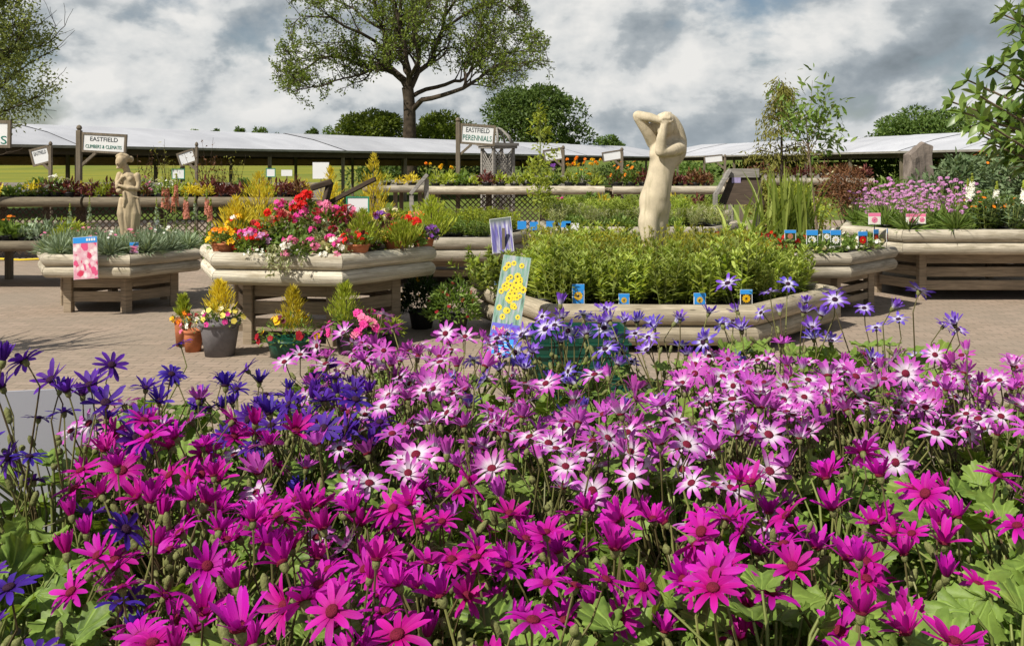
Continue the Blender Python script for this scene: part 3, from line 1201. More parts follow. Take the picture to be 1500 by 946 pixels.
def spike_plant(name, label, loc, n, h, fcol, rng, rad=.12, base='leaf_green', fr=.42, fsz=.02, group=None):
    t_ = thing(name, label, 'flowering plant', loc, 0, group)
    lf, st_, fl = MB(), MB(), MB()
    d = rdir(34, .6, rng)
    scatter(lf, LAN, d * .03, d, rdir(34, 1, rng), rng.uniform(.12, .24, 34))
    for i in range(n):
        a = rng.uniform(0, 6.28)
        e = np.array([rad * math.cos(a), rad * math.sin(a), h * rng.uniform(.8, 1.08)])
        b = e * np.array([.3, .3, 0])
        tube(st_, [b, (b + e) / 2, e], [.006, .005, .003], 5)
        k = 70
        tt = 1 - fr * rng.uniform(0, 1, k)
        an = rng.uniform(0, 6.28, k)
        rr = .03 * (1.08 - (tt - (1 - fr)) / fr)
        pos = b + (e - b) * tt[:, None] + np.stack([np.cos(an) * rr, np.sin(an) * rr, np.zeros(k)], 1)
        top = tt > 1 - fr * .35
        fw = np.stack([np.cos(an), np.sin(an), np.full(k, .2)], 1)
        scatter(fl, BLOOM5, pos[~top], fw[~top], rdir((~top).sum(), 1, rng), fsz, 0)
        scatter(fl, BALL, pos[top], fw[top], rdir(top.sum(), 1, rng), fsz * .45, 1)
        kk = 10
        tt = rng.uniform(.05, .6, kk)
        an = rng.uniform(0, 6.28, kk)
        scatter(lf, LAN, b + (e - b) * tt[:, None], np.stack([np.cos(an), np.sin(an), np.full(kk, .6)], 1), rdir(kk, 2, rng), .12)
    obj('foliage', lf, base, t_, smooth=True)
    obj('stems', st_, 'stem_green', t_)
    obj('flower_spikes', fl, [fcol, 'leaf_lime'], t_)
    return t_


rg = np.random.default_rng(5)
for i, (px, py, d) in enumerate([(242, 268, 12.7), (256, 264, 12.9), (274, 280, 12.6), (306, 285, 12.5)]):
    q = P(px, py, d)
    spike_plant('foxglove', 'coral flower spike standing %s behind the grey leaved pinks' % ['leftmost', 'tallest and second from left', 'third from left', 'rightmost and shortest'][i], (q.x, q.y, ZL - .08), 2, q.z - ZL + .1, 'f_coral', rg, .04, 'leaf_green', .45, .022, 'coral flower spikes')
for i, (px, py, d) in enumerate([(130, 275, 12.6), (101, 300, 12.4), (231, 282, 12.4), (286, 282, 12.8)]):
    q = P(px, py, d)
    spike_plant('foxglove', 'green unopened flower spire %s' % ['standing left of the small statue', 'at the left corner of the statue planter', 'just right of the small statue', 'between two coral flower spikes'][i], (q.x, q.y, ZL - .08), 1, q.z - ZL + .1, 'leaf_grey', rg, .02, 'leaf_green', .5, .012, 'green flower spires')


# ------------------------------------------------------------------ mixed planter contents
def conifer(label, base, h, r, rng, mat='leaf_gold', pot=None, group=None, name='conifer', n=260):
    t_ = thing(name, label, 'conifer', base, 0, group)
    lf, st_ = MB(), MB()
    tube(st_, [(0, 0, 0), (0, 0, h * .9)], [.012, .003], 6)
    tpl = leaf_t(.16, 3, .1, .12, .4)
    k = n
    tt = rng.uniform(0, 1, k) ** 1.25
    an = rng.uniform(0, 6.28, k)
    for s in range(4):       # feathery plumes: four leaflets along each spray
        rr = r * (1 - tt) ** .85 * (.35 + .25 * s) * rng.uniform(.7, 1.15, k)
        zz = h * (.05 + .9 * tt) + rr * .9
        pos = np.stack([np.cos(an) * rr, np.sin(an) * rr, zz], 1) + rng.normal(0, .008, (k, 3))
        fw = np.stack([np.cos(an + rng.normal(0, .5, k)) * .6, np.sin(an + rng.normal(0, .5, k)) * .6, np.full(k, 1.0)], 1)
        scatter(lf, tpl, pos, fw, rdir(k, .2, rng), (.04 + .045 * (1 - tt)) * rng.uniform(.7, 1.2, k))
    obj('foliage', lf, mat, t_, smooth=True)
    obj('trunk', st_, 'bark_pale', t_)
    return t_


rg = np.random.default_rng(21)
for px, pt, d, wd, lab in [(380, 250, 9.95, 62, 'tallest golden conifer, left of the pink geranium in the mixed planter'),
                           (345, 288, 9.35, 46, 'small golden conifer at the left end of the mixed planter'),
                           (547, 222, 10.35, 46, 'slim golden conifer rising at the back of the mixed planter'),
                           (484, 242, 10.4, 40, 'golden conifer tip behind the dark handles in the mixed planter'),
                           (532, 308, 8.95, 38, 'little lime conifer above the terracotta bowl of dark red flowers'),
                           (632, 288, 9.75, 52, 'lime green conifer at the right end of the mixed planter'),
                           (590, 326, 9.15, 40, 'lowest lime conifer beside the red geranium')]:
    q = P(px, pt, d)
    r = wd / F * d * .62
    conifer(lab, (q.x, q.y, ZM - .05), q.z - ZM + .06, r, rg, 'leaf_gold' if 'golden' in lab else 'leaf_lime', n=260)


def geranium(label, loc, r, h, fcols, rng, leafmat='leaf_green', nh=5, name='geranium', tpl=BLOOM5, fs=.021, pot=None, leaf=LEAFW, ls=.055, nl=150, cat='flowering plant', cluster=14, spread=.035, group=None):
    t_ = thing(name, label, cat, loc, 0, group)
    z0 = 0
    if pot:
        pr, ph, pm_ = pot
        obj('pot', pot_mesh(MB(), pr, ph), pm_, t_, smooth=True)
        z0 = ph * .9
    lf = MB()
    dome(lf, nl, r, h * .8, z0, leaf, ls, .4, rng)
    obj('foliage', lf, leafmat, t_, smooth=True)
    fl = MB()
    st_ = MB()
    for i in range(nh):
        d = rdir(1, .5, rng)[0]
        d[2] = max(.15, abs(d[2]))
        if nh > 2:
            d[1] -= .35
        c = d * np.array([r * .95, r * .95, h]) + np.array([0, 0, z0])
        tube(st_, [(0, 0, z0 + h * .2), c * .6 + np.array([0, 0, z0 * .4]), c], .003, 4)
        dd = rdir(cluster, .2, rng)
        scatter(fl, tpl, c + dd * spread * np.array([1, 1, .7]), dd + np.array([-.15, -.4, .3]), rdir(cluster, .3, rng), fs * rng.uniform(.8, 1.2, cluster), i % len(fcols))
    obj('stems', st_, 'stem_green', t_)
    obj('flowers', fl, list(fcols), t_)
    return t_


def at(px, py, d, z):
    q = P(px, py, d)
    return (q.x, q.y, z)


rg = np.random.default_rng(33)
A = [
    # px, d, z lift, r, h, colours, leaf, nh, cluster, spread, label
    (426, 9.5, .22, .17, .27, ['f_hot', 'f_pink'], 'leaf_green', 5, 22, .05, 'pink geranium with round flower heads at the top of the mixed planter'),
    (450, 9.45, .25, .13, .27, ['f_red'], 'leaf_green', 3, 20, .045, 'scarlet geranium touching the pink one at the top of the mixed planter'),
    (598, 9.35, .04, .17, .24, ['f_red'], 'leaf_green', 3, 22, .045, 'scarlet geranium at the right side of the mixed planter'),
    (405, 9.2, .11, .24, .25, ['f_dred', 'f_dred', 'f_red', 'f_coral'], 'leaf_green', 20, 5, .03, 'bush with little dark red and coral flowers left in the mixed planter'),
    (470, 9.15, .17, .25, .27, ['f_dred', 'f_hot', 'f_pink'], 'leaf_green', 22, 5, .03, 'dark red fuchsia bush in the middle of the mixed planter'),
    (510, 9.3, .15, .2, .24, ['f_dred', 'f_pink'], 'leaf_red', 16, 5, .03, 'bronze leaved plant with rosy flowers under the white card'),
    (370, 8.95, .0, .18, .2, ['f_lilac', 'f_hot', 'f_red'], 'leaf_green', 14, 5, .03, 'lilac and rose bedding flowers beside the small left conifer'),
    (440, 8.75, -.02, .2, .18, ['f_pink', 'f_hot', 'f_pink', 'f_white'], 'leaf_green', 12, 4, .03, 'pale pink bedding flowers over the front log of the mixed planter'),
    (490, 8.8, -.02, .17, .17, ['f_pink', 'f_white', 'f_hot'], 'leaf_varieg', 11, 6, .028, 'blush and rose bedding flowers near the front corner of the mixed planter'),
    (352, 9.3, .06, .16, .24, ['f_gold', 'f_white', 'f_red'], 'leaf_green', 12, 4, .03, 'gold white and red flowers in front of the tall golden conifer'),
    (560, 9.5, .02, .17, .3, ['f_maroon', 'f_purple'], 'leaf_red', 8, 5, .03, 'dark purple leaved plant between the terracotta bowls'),
    (575, 10.0, .05, .22, .3, ['f_lemon', 'f_cream'], 'leaf_lime', 6, 4, .03, 'pale lime foliage plant behind the scarlet geranium'),
    (505, 10.1, .12, .2, .34, ['f_white'], 'leaf_green', 3, 4, .03, 'dark green bush beneath the wooden handles'),
    (610, 10.0, .05, .18, .26, ['f_orange', 'f_coral'], 'leaf_green', 9, 4, .03, 'coral flowered bush at the back right of the mixed planter'),
]
for px, d, lift, r, h, cols, lm, nh, cl, sp, lab in A:
    geranium(lab, at(px, 300, d, ZM - .01 + lift), r, h, cols, rg, lm, nh + 4, fs=.023, cluster=cl + 2, spread=sp, ls=.05, nl=230, name='bedding_plant')
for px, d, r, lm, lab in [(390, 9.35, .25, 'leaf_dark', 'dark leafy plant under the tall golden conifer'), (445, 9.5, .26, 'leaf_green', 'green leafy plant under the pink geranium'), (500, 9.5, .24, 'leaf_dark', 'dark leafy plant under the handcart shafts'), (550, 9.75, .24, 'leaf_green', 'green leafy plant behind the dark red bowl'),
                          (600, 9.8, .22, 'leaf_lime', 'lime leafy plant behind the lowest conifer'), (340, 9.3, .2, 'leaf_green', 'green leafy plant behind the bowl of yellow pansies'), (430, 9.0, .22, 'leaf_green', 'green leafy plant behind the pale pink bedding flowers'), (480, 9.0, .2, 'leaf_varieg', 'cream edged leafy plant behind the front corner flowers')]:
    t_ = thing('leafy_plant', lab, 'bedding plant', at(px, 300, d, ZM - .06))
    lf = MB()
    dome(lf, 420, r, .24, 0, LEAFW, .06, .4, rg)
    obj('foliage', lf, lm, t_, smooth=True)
    br = MB()
    for k in range(5):
        a = k * 1.256
        tube(br, [(0, 0, 0), (r * .4 * math.cos(a), r * .4 * math.sin(a), .15)], .004, 4)
    obj('stems', br, 'stem_green', t_)
# terracotta bowls along the rim
for px, d, pr, cols, lm, lab in [(328, 8.98, .11, ['f_gold', 'f_gold', 'f_orange'], 'leaf_green', 'terracotta bowl of yellow pansies at the left corner of the mixed planter'),
                                 (521, 8.85, .125, ['f_red', 'f_maroon'], 'leaf_green', 'terracotta bowl of dark red flowers near the front corner'),
                                 (580, 9.25, .10, ['f_lemon'], 'leaf_lime', 'terracotta bowl of lime foliage right of the dark red flowers'),
                                 (620, 9.55, .105, ['f_purple'], 'leaf_dark', 'terracotta bowl at the right end of the mixed planter')]:
    geranium(lab, at(px, 300, d, ZM - .05), .15, .15, cols, rg, lm, 11 if 'lime' not in lab else 2, fs=.026, cluster=4, spread=.03, pot=(pr, .12, 'terracotta'), name='terracotta_bowl', cat='planted bowl', tpl=BLOOM5, ls=.045, nl=120)


# trailing variegated ivy
def trailing(label, top, n, L, rng, mat):
    t_ = thing('trailing_plant', label, 'trailing plant', top)
    st_, lf = MB(), MB()
    for i in range(n):
        x0 = rng.normal(0, .07)
        l = L * rng.uniform(.4, 1)
        pts_ = [(x0, .1, .06), (x0 * 1.1, 0.0, .05), (x0 * 1.2 + rng.normal(0, .01), -.05, -l * .4), (x0 * 1.3 + rng.normal(0, .02), -.055, -l)]
        tube(st_, pts_, .002, 4)
        p = np.array(pts_)
        k = int(16 + 60 * l)
        tt = rng.uniform(0, 2.999, k)
        ii = tt.astype(int)
        pos = p[ii] + (p[ii + 1] - p[ii]) * (tt - ii)[:, None] + rng.normal(0, .012, (k, 3))
        scatter(lf, LEAFW, pos, rdir(k, -.3, rng) + np.array([0, -.6, 0]), rdir(k, .6, rng) + np.array([0, -.5, 0]), rng.uniform(.022, .042, k))
    obj('stems', st_, 'stem_green', t_)
    obj('foliage', lf, mat, t_, smooth=True)


q = P(402, 372, 8.5)
trailing('variegated trailing plant hanging over the front logs of the mixed planter', (q.x, 8.58, ZM), 10, .22, rg, 'leaf_varieg')
for px, lab, n in [(372, 'white flowered trailing plant spilling over the mixed planter rim at its left', 15), (433, 'white flowered trailing plant spilling over the mixed planter rim near the corner', 13)]:
    q = P(px, 366, 8.62)
    t_ = thing('alyssum', lab, 'flowering plant', (q.x, 8.66, ZM - .02))
    fl, lf = MB(), MB()
    dome(lf, 60, .09, .06, 0, LEAF, .035, .3, rg)
    flowers_on(fl, n, .085, .065, .0, BLOOM5, .016, rg)
    obj('foliage', lf, 'leaf_green', t_)
    obj('flowers', fl, 'f_white', t_)
# old wooden handcart: two shafts stand out of the flowers
t_ = thing('handcart', 'old dark wooden handcart half buried in the mixed planter flowers, two shafts sticking up', 'handcart', at(500, 300, 9.9, ZM - .05))
L0 = t_.location
for (a, b, wd) in (((478, 290, 9.9), (484, 266, 9.95), .05), ((496, 290, 9.95), (550, 262, 9.75), .035)):
    pa, pb = P(*a), P(*b)
    mb = MB()
    bar(mb, pa + (pa - pb) * .6, pb, wd, wd * 1.3, .006)
    obj('shaft', mb, 'plank_dark', t_, world=True)
mb = MB()
pa, pb = P(455, 276, 9.9), P(486, 266, 9.95)
bar(mb, pa, pb, .12, .06, .01)
obj('crossboard', mb, 'plank_dark', t_, world=True)
mb = MB()
box(mb, (L0.x, L0.y, ZM + .09), (.5, .32, .2), None, 0, .01)
obj('tray', mb, 'plank_dark', t_, world=True)


def card(label, px0, py0, px1, py1, d, mat='white', frame=None, stake=True, zb=None, name='price_card', roll=0, yaw=0, cat='card'):
    c = P((px0 + px1) / 2, (py0 + py1) / 2, d)
    w_, h_ = (px1 - px0) / F * d, (py1 - py0) / F * d
    zb = c.z - h_ / 2 - .3 if zb is None else zb
    t_ = thing(name, label, cat, (c.x, c.y, zb), yaw)
    zc = c.z - zb
    Rm = Matrix.Translation((0, 0, zc)) @ Matrix.Rotation(roll, 4, 'Y')
    mb = MB()
    box(mb, (0, 0, 0), (w_, .006, h_))
    obj('face', mb, mat, t_, xf=Rm)
    if frame:
        mb = MB()
        e = .012
        for c_, s_ in (((0, -.001, h_ / 2), (w_ + e, .014, e)), ((0, -.001, -h_ / 2), (w_ + e, .014, e)), ((w_ / 2, -.001, 0), (e, .014, h_ - e)), ((-w_ / 2, -.001, 0), (e, .014, h_ - e))):
            box(mb, c_, s_)
        obj('frame', mb, frame, t_, xf=Rm)
    if stake:
        mb = MB()
        box(mb, (0, .014, (zc) / 2), (.02, .016, zc))
        obj('stake', mb, 'post', t_)
    return t_


card('white price card in a green frame standing among the mixed planter flowers', 508, 289, 540, 312, 9.5, 'white', 'green_card', zb=ZM)

# ------------------------------------------------------------------ light green planters behind
def mk_mound(name, leafmat, size, r, h, leaf=LEAF, n=150, flower=None, potr=.07, fn=6, fsize=.02):
    def fn_(rng, i):
        t_ = thing(name, 'x', 'potted plant')
        lf = MB()
        dome(lf, n, r, h, .07, leaf, size, .7, rng, .3)
        obj('pot', small_pot(potr, .1), 'pot_black', t_, smooth=True)
        obj('foliage', lf, leafmat, t_, smooth=True)
        if flower:
            fl = MB()
            flowers_on(fl, fn, r, h * 1.15, .09, BLOOM9 if fsize > .018 else BLOOM5, fsize, rng, top=.4)
            obj('flowers', fl, flower, t_)
        return t_
    return fn_


def mk_upr(name, leafmat, h, leaf, size, rad=.1, flower=None):
    def fn_(rng, i):
        t_ = thing(name, 'x', 'potted plant')
        st_, lf = upright(12, h, rad, leaf, size, 14, rng, .9)
        obj('pot', small_pot(.075, .1), 'pot_black', t_, smooth=True)
        obj('stems', st_, 'stem_green', t_, loc=(0, 0, .08))
        obj('foliage', lf, leafmat, t_, loc=(0, 0, .08), smooth=True)
        if flower:
            for _ in range(8):
                fl = MB()
                flowers_on(fl, 1, rad * 1.2, h * 1.05, .08, BLOOM9, .026, rng, top=.7)
                obj('flower', fl, flower, t_)
        return t_
    return fn_


p2 = poly_points(PM2, .27, .88)
place(protos(3, mk_upr('bushy_herb', 'leaf_lime', .26, LEAF, .07)), [p for p in p2 if p[1] > 13.9], ZM2 - .1, 'bright lime green herb in the planter behind the mixed flowers', 'lime herbs behind the mixed planter')
place(protos(3, mk_upr('bushy_herb', 'leaf_green', .22, LEAF, .06)), [p for p in p2 if p[1] <= 13.9], ZM2 - .1, 'soft mid green herb at the front of the planter behind the mixed flowers', 'green herbs behind the mixed planter')
p3 = poly_points(PM3, .28, .9)
place(protos(3, mk_upr('bushy_herb', 'leaf_rud', .3, LAN, .1)), [p for p in p3 if p[1] > 14.9], ZM3 - .1, 'upright green plant in the planter with blue tags', 'upright plants behind the blue tags')
place(protos(2, mk_upr('young_lavender', 'leaf_varieg', .24, LINEAR, .1)), [p for p in p3 if 14.35 < p[1] <= 14.9], ZM3 - .1, 'straw coloured lavender in the row behind the blue tags', 'straw coloured row behind the blue tags')
place(protos(2, mk_mound('low_herb', 'leaf_green', .06, .12, .15)), [p for p in p3 if p[1] <= 14.35], ZM3 - .1, 'low green herb in the front row of the planter with blue tags', 'low herbs beside the blue tags')
for i, (a, b, c_, e_) in enumerate([(758, 324, 771, 336), (776, 325, 788, 337), (800, 324, 812, 333), (818, 324, 836, 333), (829, 327, 848, 337)]):
    card('blue plant tag, %s in the row behind the lavender poster' % ['first from left', 'second from left', 'third from left', 'fourth from left', 'white one at the right end'][i], a, b, c_, e_, 13.9, 'white' if i == 4 else 'blue_card', stake=True, zb=ZM3 - .05, name='plant_tag', cat='plant tag')

# ------------------------------------------------------------------ daisy planter and tags
mkd = [(['f_red', 'f_hot'], 'red'), (['f_white', 'f_cream'], 'white')]
rg = np.random.default_rng(8)
pd = poly_points(PR2, .25, .88)
dz = {}
for ci, (cols, nm) in enumerate(mkd):
    dz[nm] = []
    for i in range(2):
        t_ = geranium('x', (0, 0, 0), .13, .16, cols if nm == 'white' else ['f_dred', 'f_red'], rg, 'leaf_green', 6, 'daisy_plant', BLOOM9, .026, (.07, .1, 'pot_black'), LEAF, .07, 90, 'potted plant', 3, .02)
        dz[nm].append(t_)
place(dz['red'], [p for p in pd if p[0] < 3.25 and p[1] < 11.6], ZR2 - .1, 'red flowered daisy in the small planter beside the tall grass', 'red daisies in the small planter')
place(dz['white'], [p for p in pd if p[0] >= 3.25 and p[1] < 11.6], ZR2 - .1, 'cream flowered daisy behind the picture tags of the small planter', 'cream daisies in the small planter')


def daisy_shape(mb, cx, cz, r, y, k=11, mi=0, mic=1):
    for i in range(k):
        a = 2 * math.pi * i / k
        h = math.pi / k * .95
        pts_ = [(cx + r * .15 * math.cos(a), y, cz + r * .15 * math.sin(a)), (cx + r * .75 * math.cos(a - h), y, cz + r * .75 * math.sin(a - h)), (cx + r * math.cos(a), y, cz + r * math.sin(a)), (cx + r * .75 * math.cos(a + h), y, cz + r * .75 * math.sin(a + h))]
        mb.add(pts_, [(0, 1, 2, 3)], None, mi)
    n = 10
    mb.add([(cx + r * .22 * math.cos(6.283 * i / n), y - .0006, cz + r * .22 * math.sin(6.283 * i / n)) for i in range(n)], [tuple(range(n))], None, mic)


def picture_tag(label, px0, py0, px1, py1, d, fcol, ccol, ground, zb, yaw=0, top='blue_card'):
    c = P((px0 + px1) / 2, (py0 + py1) / 2, d)
    w_, h_ = (px1 - px0) / F * d / max(.3, math.cos(yaw)), (py1 - py0) / F * d
    t_ = thing('picture_tag', label, 'plant tag', (c.x, c.y, zb), yaw)
    zc = c.z - zb
    mb = MB()
    box(mb, (0, 0, zc), (w_, .004, h_))
    obj('board', mb, 'white', t_)
    mb = MB()
    box(mb, (0, -.0035, zc - h_ * .14), (w_ * .88, .002, h_ * .66), mi=0)
    obj('picture', mb, ground, t_)
    mb = MB()
    box(mb, (0, -.0035, zc + h_ * .345), (w_ * .99, .002, h_ * .29))
    obj('header', mb, top, t_)
    mb = MB()
    daisy_shape(mb, 0, zc - h_ * .1, min(w_ * .40, h_ * .3), -.0062)
    obj('flower_print', mb, [fcol, ccol], t_)
    mb = MB()
    box(mb, (0, .005, zc / 2), (.012, .004, zc))
    obj('stake', mb, 'pot_black', t_)


for a, b, c_, e_, fc, cc, g_, yw, lab in [
    (1181, 337, 1198, 362, 'f_white', 'f_lemon', 'leaf_dark', 0, 'leftmost tag with a white daisy picture on the small planter'),
    (1205, 337, 1217, 353, 'f_white', 'f_lemon', 'leaf_dark', 0, 'white daisy tag half hidden behind its twin on the small planter'),
    (1216, 337, 1232, 361, 'f_white', 'f_lemon', 'leaf_dark', .1, 'white daisy tag in front of its half hidden twin on the small planter'),
    (1256, 339, 1271, 360, 'f_red', 'f_gold', 'pot_black', .25, 'red daisy tag nearest the corner of the small planter'),
    (1278, 336, 1288, 357, 'f_red', 'f_gold', 'pot_black', .6, 'red daisy tag in the middle of the three on the small planter'),
    (1297, 335, 1302, 355, 'f_red', 'f_gold', 'pot_black', 1.1, 'red daisy tag seen edge on at the right end of the small planter'),
    (1149, 337, 1166, 352, 'f_coral', 'f_gold', 'leaf_dark', 0, 'blue topped tag among the red daisies')]:
    px_ = (a + c_) / 2
    d = 10.42 if px_ < 1250 else 10.45 + (px_ - 1247) / 70 * .85
    picture_tag(lab, a, b, c_, e_, d, fc, cc, g_, ZR2 - .06, yw)
for a, b, c_, e_, lab, d, zb in [(838, 416, 856, 445, 'blue tag with orange flowers at the front left of the statue planter', 8.75, ZS - .08),
                                  (906, 430, 922, 446, 'blue rimmed tag hidden in leaves at the front of the statue planter', 8.73, ZS - .08),
                                  (1016, 429, 1034, 446, 'small blue tag with yellow flowers at the front of the statue planter', 8.7, ZS - .08),
                                  (1084, 424, 1102, 446, 'dark faced tag at the front right of the statue planter', 8.7, ZS - .08),
                                  (724, 398, 733, 417, 'blue tag with orange flowers beside the yellow poster', 9.75, ZS - .08)]:
    picture_tag(lab, a, b, c_, e_, d, 'f_gold', 'pot_black', 'blue_card' if 'dark' not in lab else 'pot_black', zb)
for a, b, c_, e_, lab in [(1272, 312, 1290, 329, 'pink flower tag at the left of the scabious planter'), (1327, 313, 1344, 329, 'pink flower tag with a white edge near the corner of the scabious planter'), (1345, 313, 1356, 328, 'narrow pink flower tag beside its white edged neighbour'), (157, 357, 170, 371, 'small blue topped tag left of the small statue'), (190, 355, 203, 371, 'small blue topped tag below the small statue')]:
    d = 11.75 if a > 1000 else 10.85
    picture_tag(lab, a, b, c_, e_, d, 'f_pink', 'f_hot', 'f_white' if a > 1000 else 'f_lilac', (ZR if a > 1000 else ZL) - .05, 0, 'f_pink' if a > 1000 else 'blue_card')

# ------------------------------------------------------------------ scabious planter
def mk_scab(rng, i):
    t_ = thing('scabious_plant', 'x', 'potted plant')
    lf, st_, fl = MB(), MB(), MB()
    n = 140
    d = rdir(n, .7, rng)
    d[:, 2] = np.abs(d[:, 2])
    scatter(lf, LINEAR, d * rng.uniform(0, .08, n)[:, None], d, rdir(n, .6, rng), rng.uniform(.14, .3, n))
    for k in range(11):
        a = rng.uniform(0, 6.28)
        r = rng.uniform(.03, .2)
        e = np.array([r * math.cos(a), r * math.sin(a), rng.uniform(.20, .50)])
        tube(st_, [e * .1, e * np.array([.5, .5, .55]), e], .002, 4)
        m = 22
        dd = rdir(m, .8, rng)
        dd[:, 2] = np.abs(dd[:, 2])
        scatter(fl, BLOOM5, e + dd * np.array([.022, .022, .012]), dd, rdir(m, .3, rng), .0125)
    obj('pot', small_pot(.08, .1), 'pot_black', t_, smooth=True)
    obj('foliage', lf, 'leaf_green', t_, loc=(0, 0, .07), smooth=True)
    obj('stems', st_, 'stem_green', t_, loc=(0, 0, .07))
    obj('flower_heads', fl, 'f_lilac', t_, loc=(0, 0, .07))
    return t_


pr_ = poly_points(PR, .30, .88)
scab = [p for p in pr_ if p[0] / p[1] < .455]
place(protos(5, mk_scab), scab, ZR - .1, 'lilac pink scabious with many round heads in the long pale planter', 'scabious in the long planter', .7, 1.3)
place(protos(3, mk_upr('leafy_perennial', 'leaf_sage', .34, LEAF, .1, .13)), [p for p in pr_ if p not in scab and RN.random() < .6], ZR - .1, 'grey green leafy plant at the right of the scabious', 'grey green plants right of the scabious')
place(protos(2, mk_upr('coneflower', 'leaf_green', .36, LAN, .1, .12, 'f_orange')), [p for p in pr_ if p not in scab and RN.random() < .25], ZR - .1, 'orange daisy flowered plant at the right of the scabious', 'orange daisies right of the scabious')
rg = np.random.default_rng(15)
for px, py, d, lab in [(1424, 258, 12.4, 'white curving flower spike leaning right over the scabious planter'), (1454, 272, 12.3, 'shorter cream flower spike right of the curving white one'), (1497, 262, 12.3, 'white flower spike at the very edge of the photo')]:
    q = P(px, py, d)
    spike_plant('white_lupin', lab, (q.x, q.y, ZR - .08), 2 if px < 1440 else 1, q.z - ZR + .1, 'f_white', rg, .05, 'leaf_green', .42, .03)


# ------------------------------------------------------------------ tall grass, saplings, shrubs
def grass_clump(label, loc, n, h, rng, mat='leaf_rud', spread=.45):
    t_ = thing('tall_grass', label, 'grass plant', loc)
    mb = MB()
    for i in range(n):
        a = rng.uniform(0, 6.28)
        b = np.array([rng.normal(0, spread * .22), rng.normal(0, .09), 0])
        l = h * rng.uniform(.5, 1.08)
        sp = spread * rng.uniform(.05, .75)
        tt = np.linspace(0, 1, 8)
        bend = rng.uniform(.2, 1.0)
        p = np.stack([b[0] + math.cos(a) * sp * tt ** 1.8, b[1] + math.sin(a) * sp * tt ** 1.8, l * (tt - .18 * bend * tt ** 3)], 1)
        wd = .017 * np.sin(np.pi * np.clip(tt * .9 + .1, 0, 1)) + .001
        sd = np.array([-math.sin(a), math.cos(a), 0])
        sd = sd * math.cos(bend) + np.array([math.cos(a), math.sin(a), 0]) * math.sin(bend)
        v = np.concatenate([p - sd * wd[:, None], p + sd * wd[:, None]])
        q_ = np.array([(k, k + 1, 8 + k + 1, 8 + k) for k in range(7)])
        mb.add(v, q_)
    obj('blades', mb, mat, t_, smooth=True)
    return t_


rg = np.random.default_rng(3)
q = P(1150, 330, 11.5)
grass_clump('tall clump of strap leaves rising behind the small daisy planter', (q.x, 11.4, ZR2 - .08), 105, 1.08, rg, spread=.6)
q = P(1095, 330, 11.5)
grass_clump('shorter clump of strap leaves left of the tall clump, arching sideways', (q.x, 11.3, ZR2 - .08), 22, .75, rg, spread=.65)


FILTER = [None]


def branchy(mb, p0, d0, L, r, depth, rng, tips, kink=.25, up=.12, split=(2, 3), shorten=.68, side=True, minr=.004):
    n = 5
    pts_ = [np.array(p0, dtype=float)]
    d = norm(np.array(d0, dtype=float))
    for i in range(n):
        d = norm(d + rng.normal(0, kink, 3) * .5 + np.array([0, 0, up]))
        pts_.append(pts_[-1] + d * L / n)
    if FILTER[0] and not FILTER[0](pts_[-1]):
        return
    rad = np.linspace(r, r * .62, n + 1)
    tube(mb, pts_, rad, 8 if r > .1 else (5 if r > .03 else 3), False)
    if depth == 0:
        tips.append((pts_[-1], d))
        tips.append((pts_[3], d))
        return
    for k in range(rng.integers(split[0], split[1] + 1)):
        nd = norm(d + rng.normal(0, .62, 3))
        branchy(mb, pts_[-1], nd, L * shorten * rng.uniform(.8, 1.15), max(minr, r * .55), depth - 1, rng, tips, kink, up, split, shorten, side, minr)
    if side:
        for k in (2, 3):
            nd = norm(d * .5 + rng.normal(0, .8, 3))
            branchy(mb, pts_[k], nd, L * shorten * rng.uniform(.6, .95), max(minr, r * .4), depth - 1, rng, tips, kink, up, split, shorten, side, minr)


def leaves_at(tips, per, spread, tpl, size, rng, droop=-.1, mb=None):
    mb = mb or MB()
    tp = np.array([t_[0] for t_ in tips])
    td = np.array([t_[1] for t_ in tips])
    N = len(tp) * per
    pos = np.repeat(tp, per, 0) + rng.normal(0, spread, (N, 3))
    fw = np.repeat(td, per, 0) * .5 + rdir(N, droop, rng)
    return scatter(mb, tpl, pos, fw, rdir(N, .8, rng), size * rng.uniform(.6, 1.2, N))


# sapling with a thin trunk
rg = np.random.default_rng(44)
q = P(1196, 330, 12.9)
t_ = thing('sapling', 'young sapling with a thin leaning trunk and airy crown', 'tree', (q.x, q.y, 0))
br, tips = MB(), []
top = P(1183, 205, 12.9)
tube(br, [(0, 0, 0), (0, 0, .9), (.0, 0, q.z), (top.x - q.x, 0, top.z)], [.018, .016, .013, .011], 6)
for (px, py) in [(1130, 138), (1160, 150), (1190, 118), (1215, 128), (1222, 150), (1235, 178), (1205, 160), (1150, 180), (1228, 205), (1180, 150)]:
    e = P(px, py, 12.9 + rg.normal(0, .2))
    b = np.array([(top.x - q.x), 0, top.z - rg.uniform(0, .35)])
    e = np.array([e.x - q.x, e.y - q.y, e.z])
    mid = (b + e) / 2 + np.array([0, 0, -.05])
    tube(br, [b, mid, e], [.007, .005, .002], 4)
    for s in np.linspace(.35, 1, 7):
        pt = b + (e - b) * s
        tips.append((pt + rg.normal(0, .05, 3), norm(e - b)))
obj('trunk', br, 'bark_pale', t_)
obj('crown', leaves_at(tips, 7, .06, LEAF, .115, rg), 'leaf_green', t_, smooth=True)

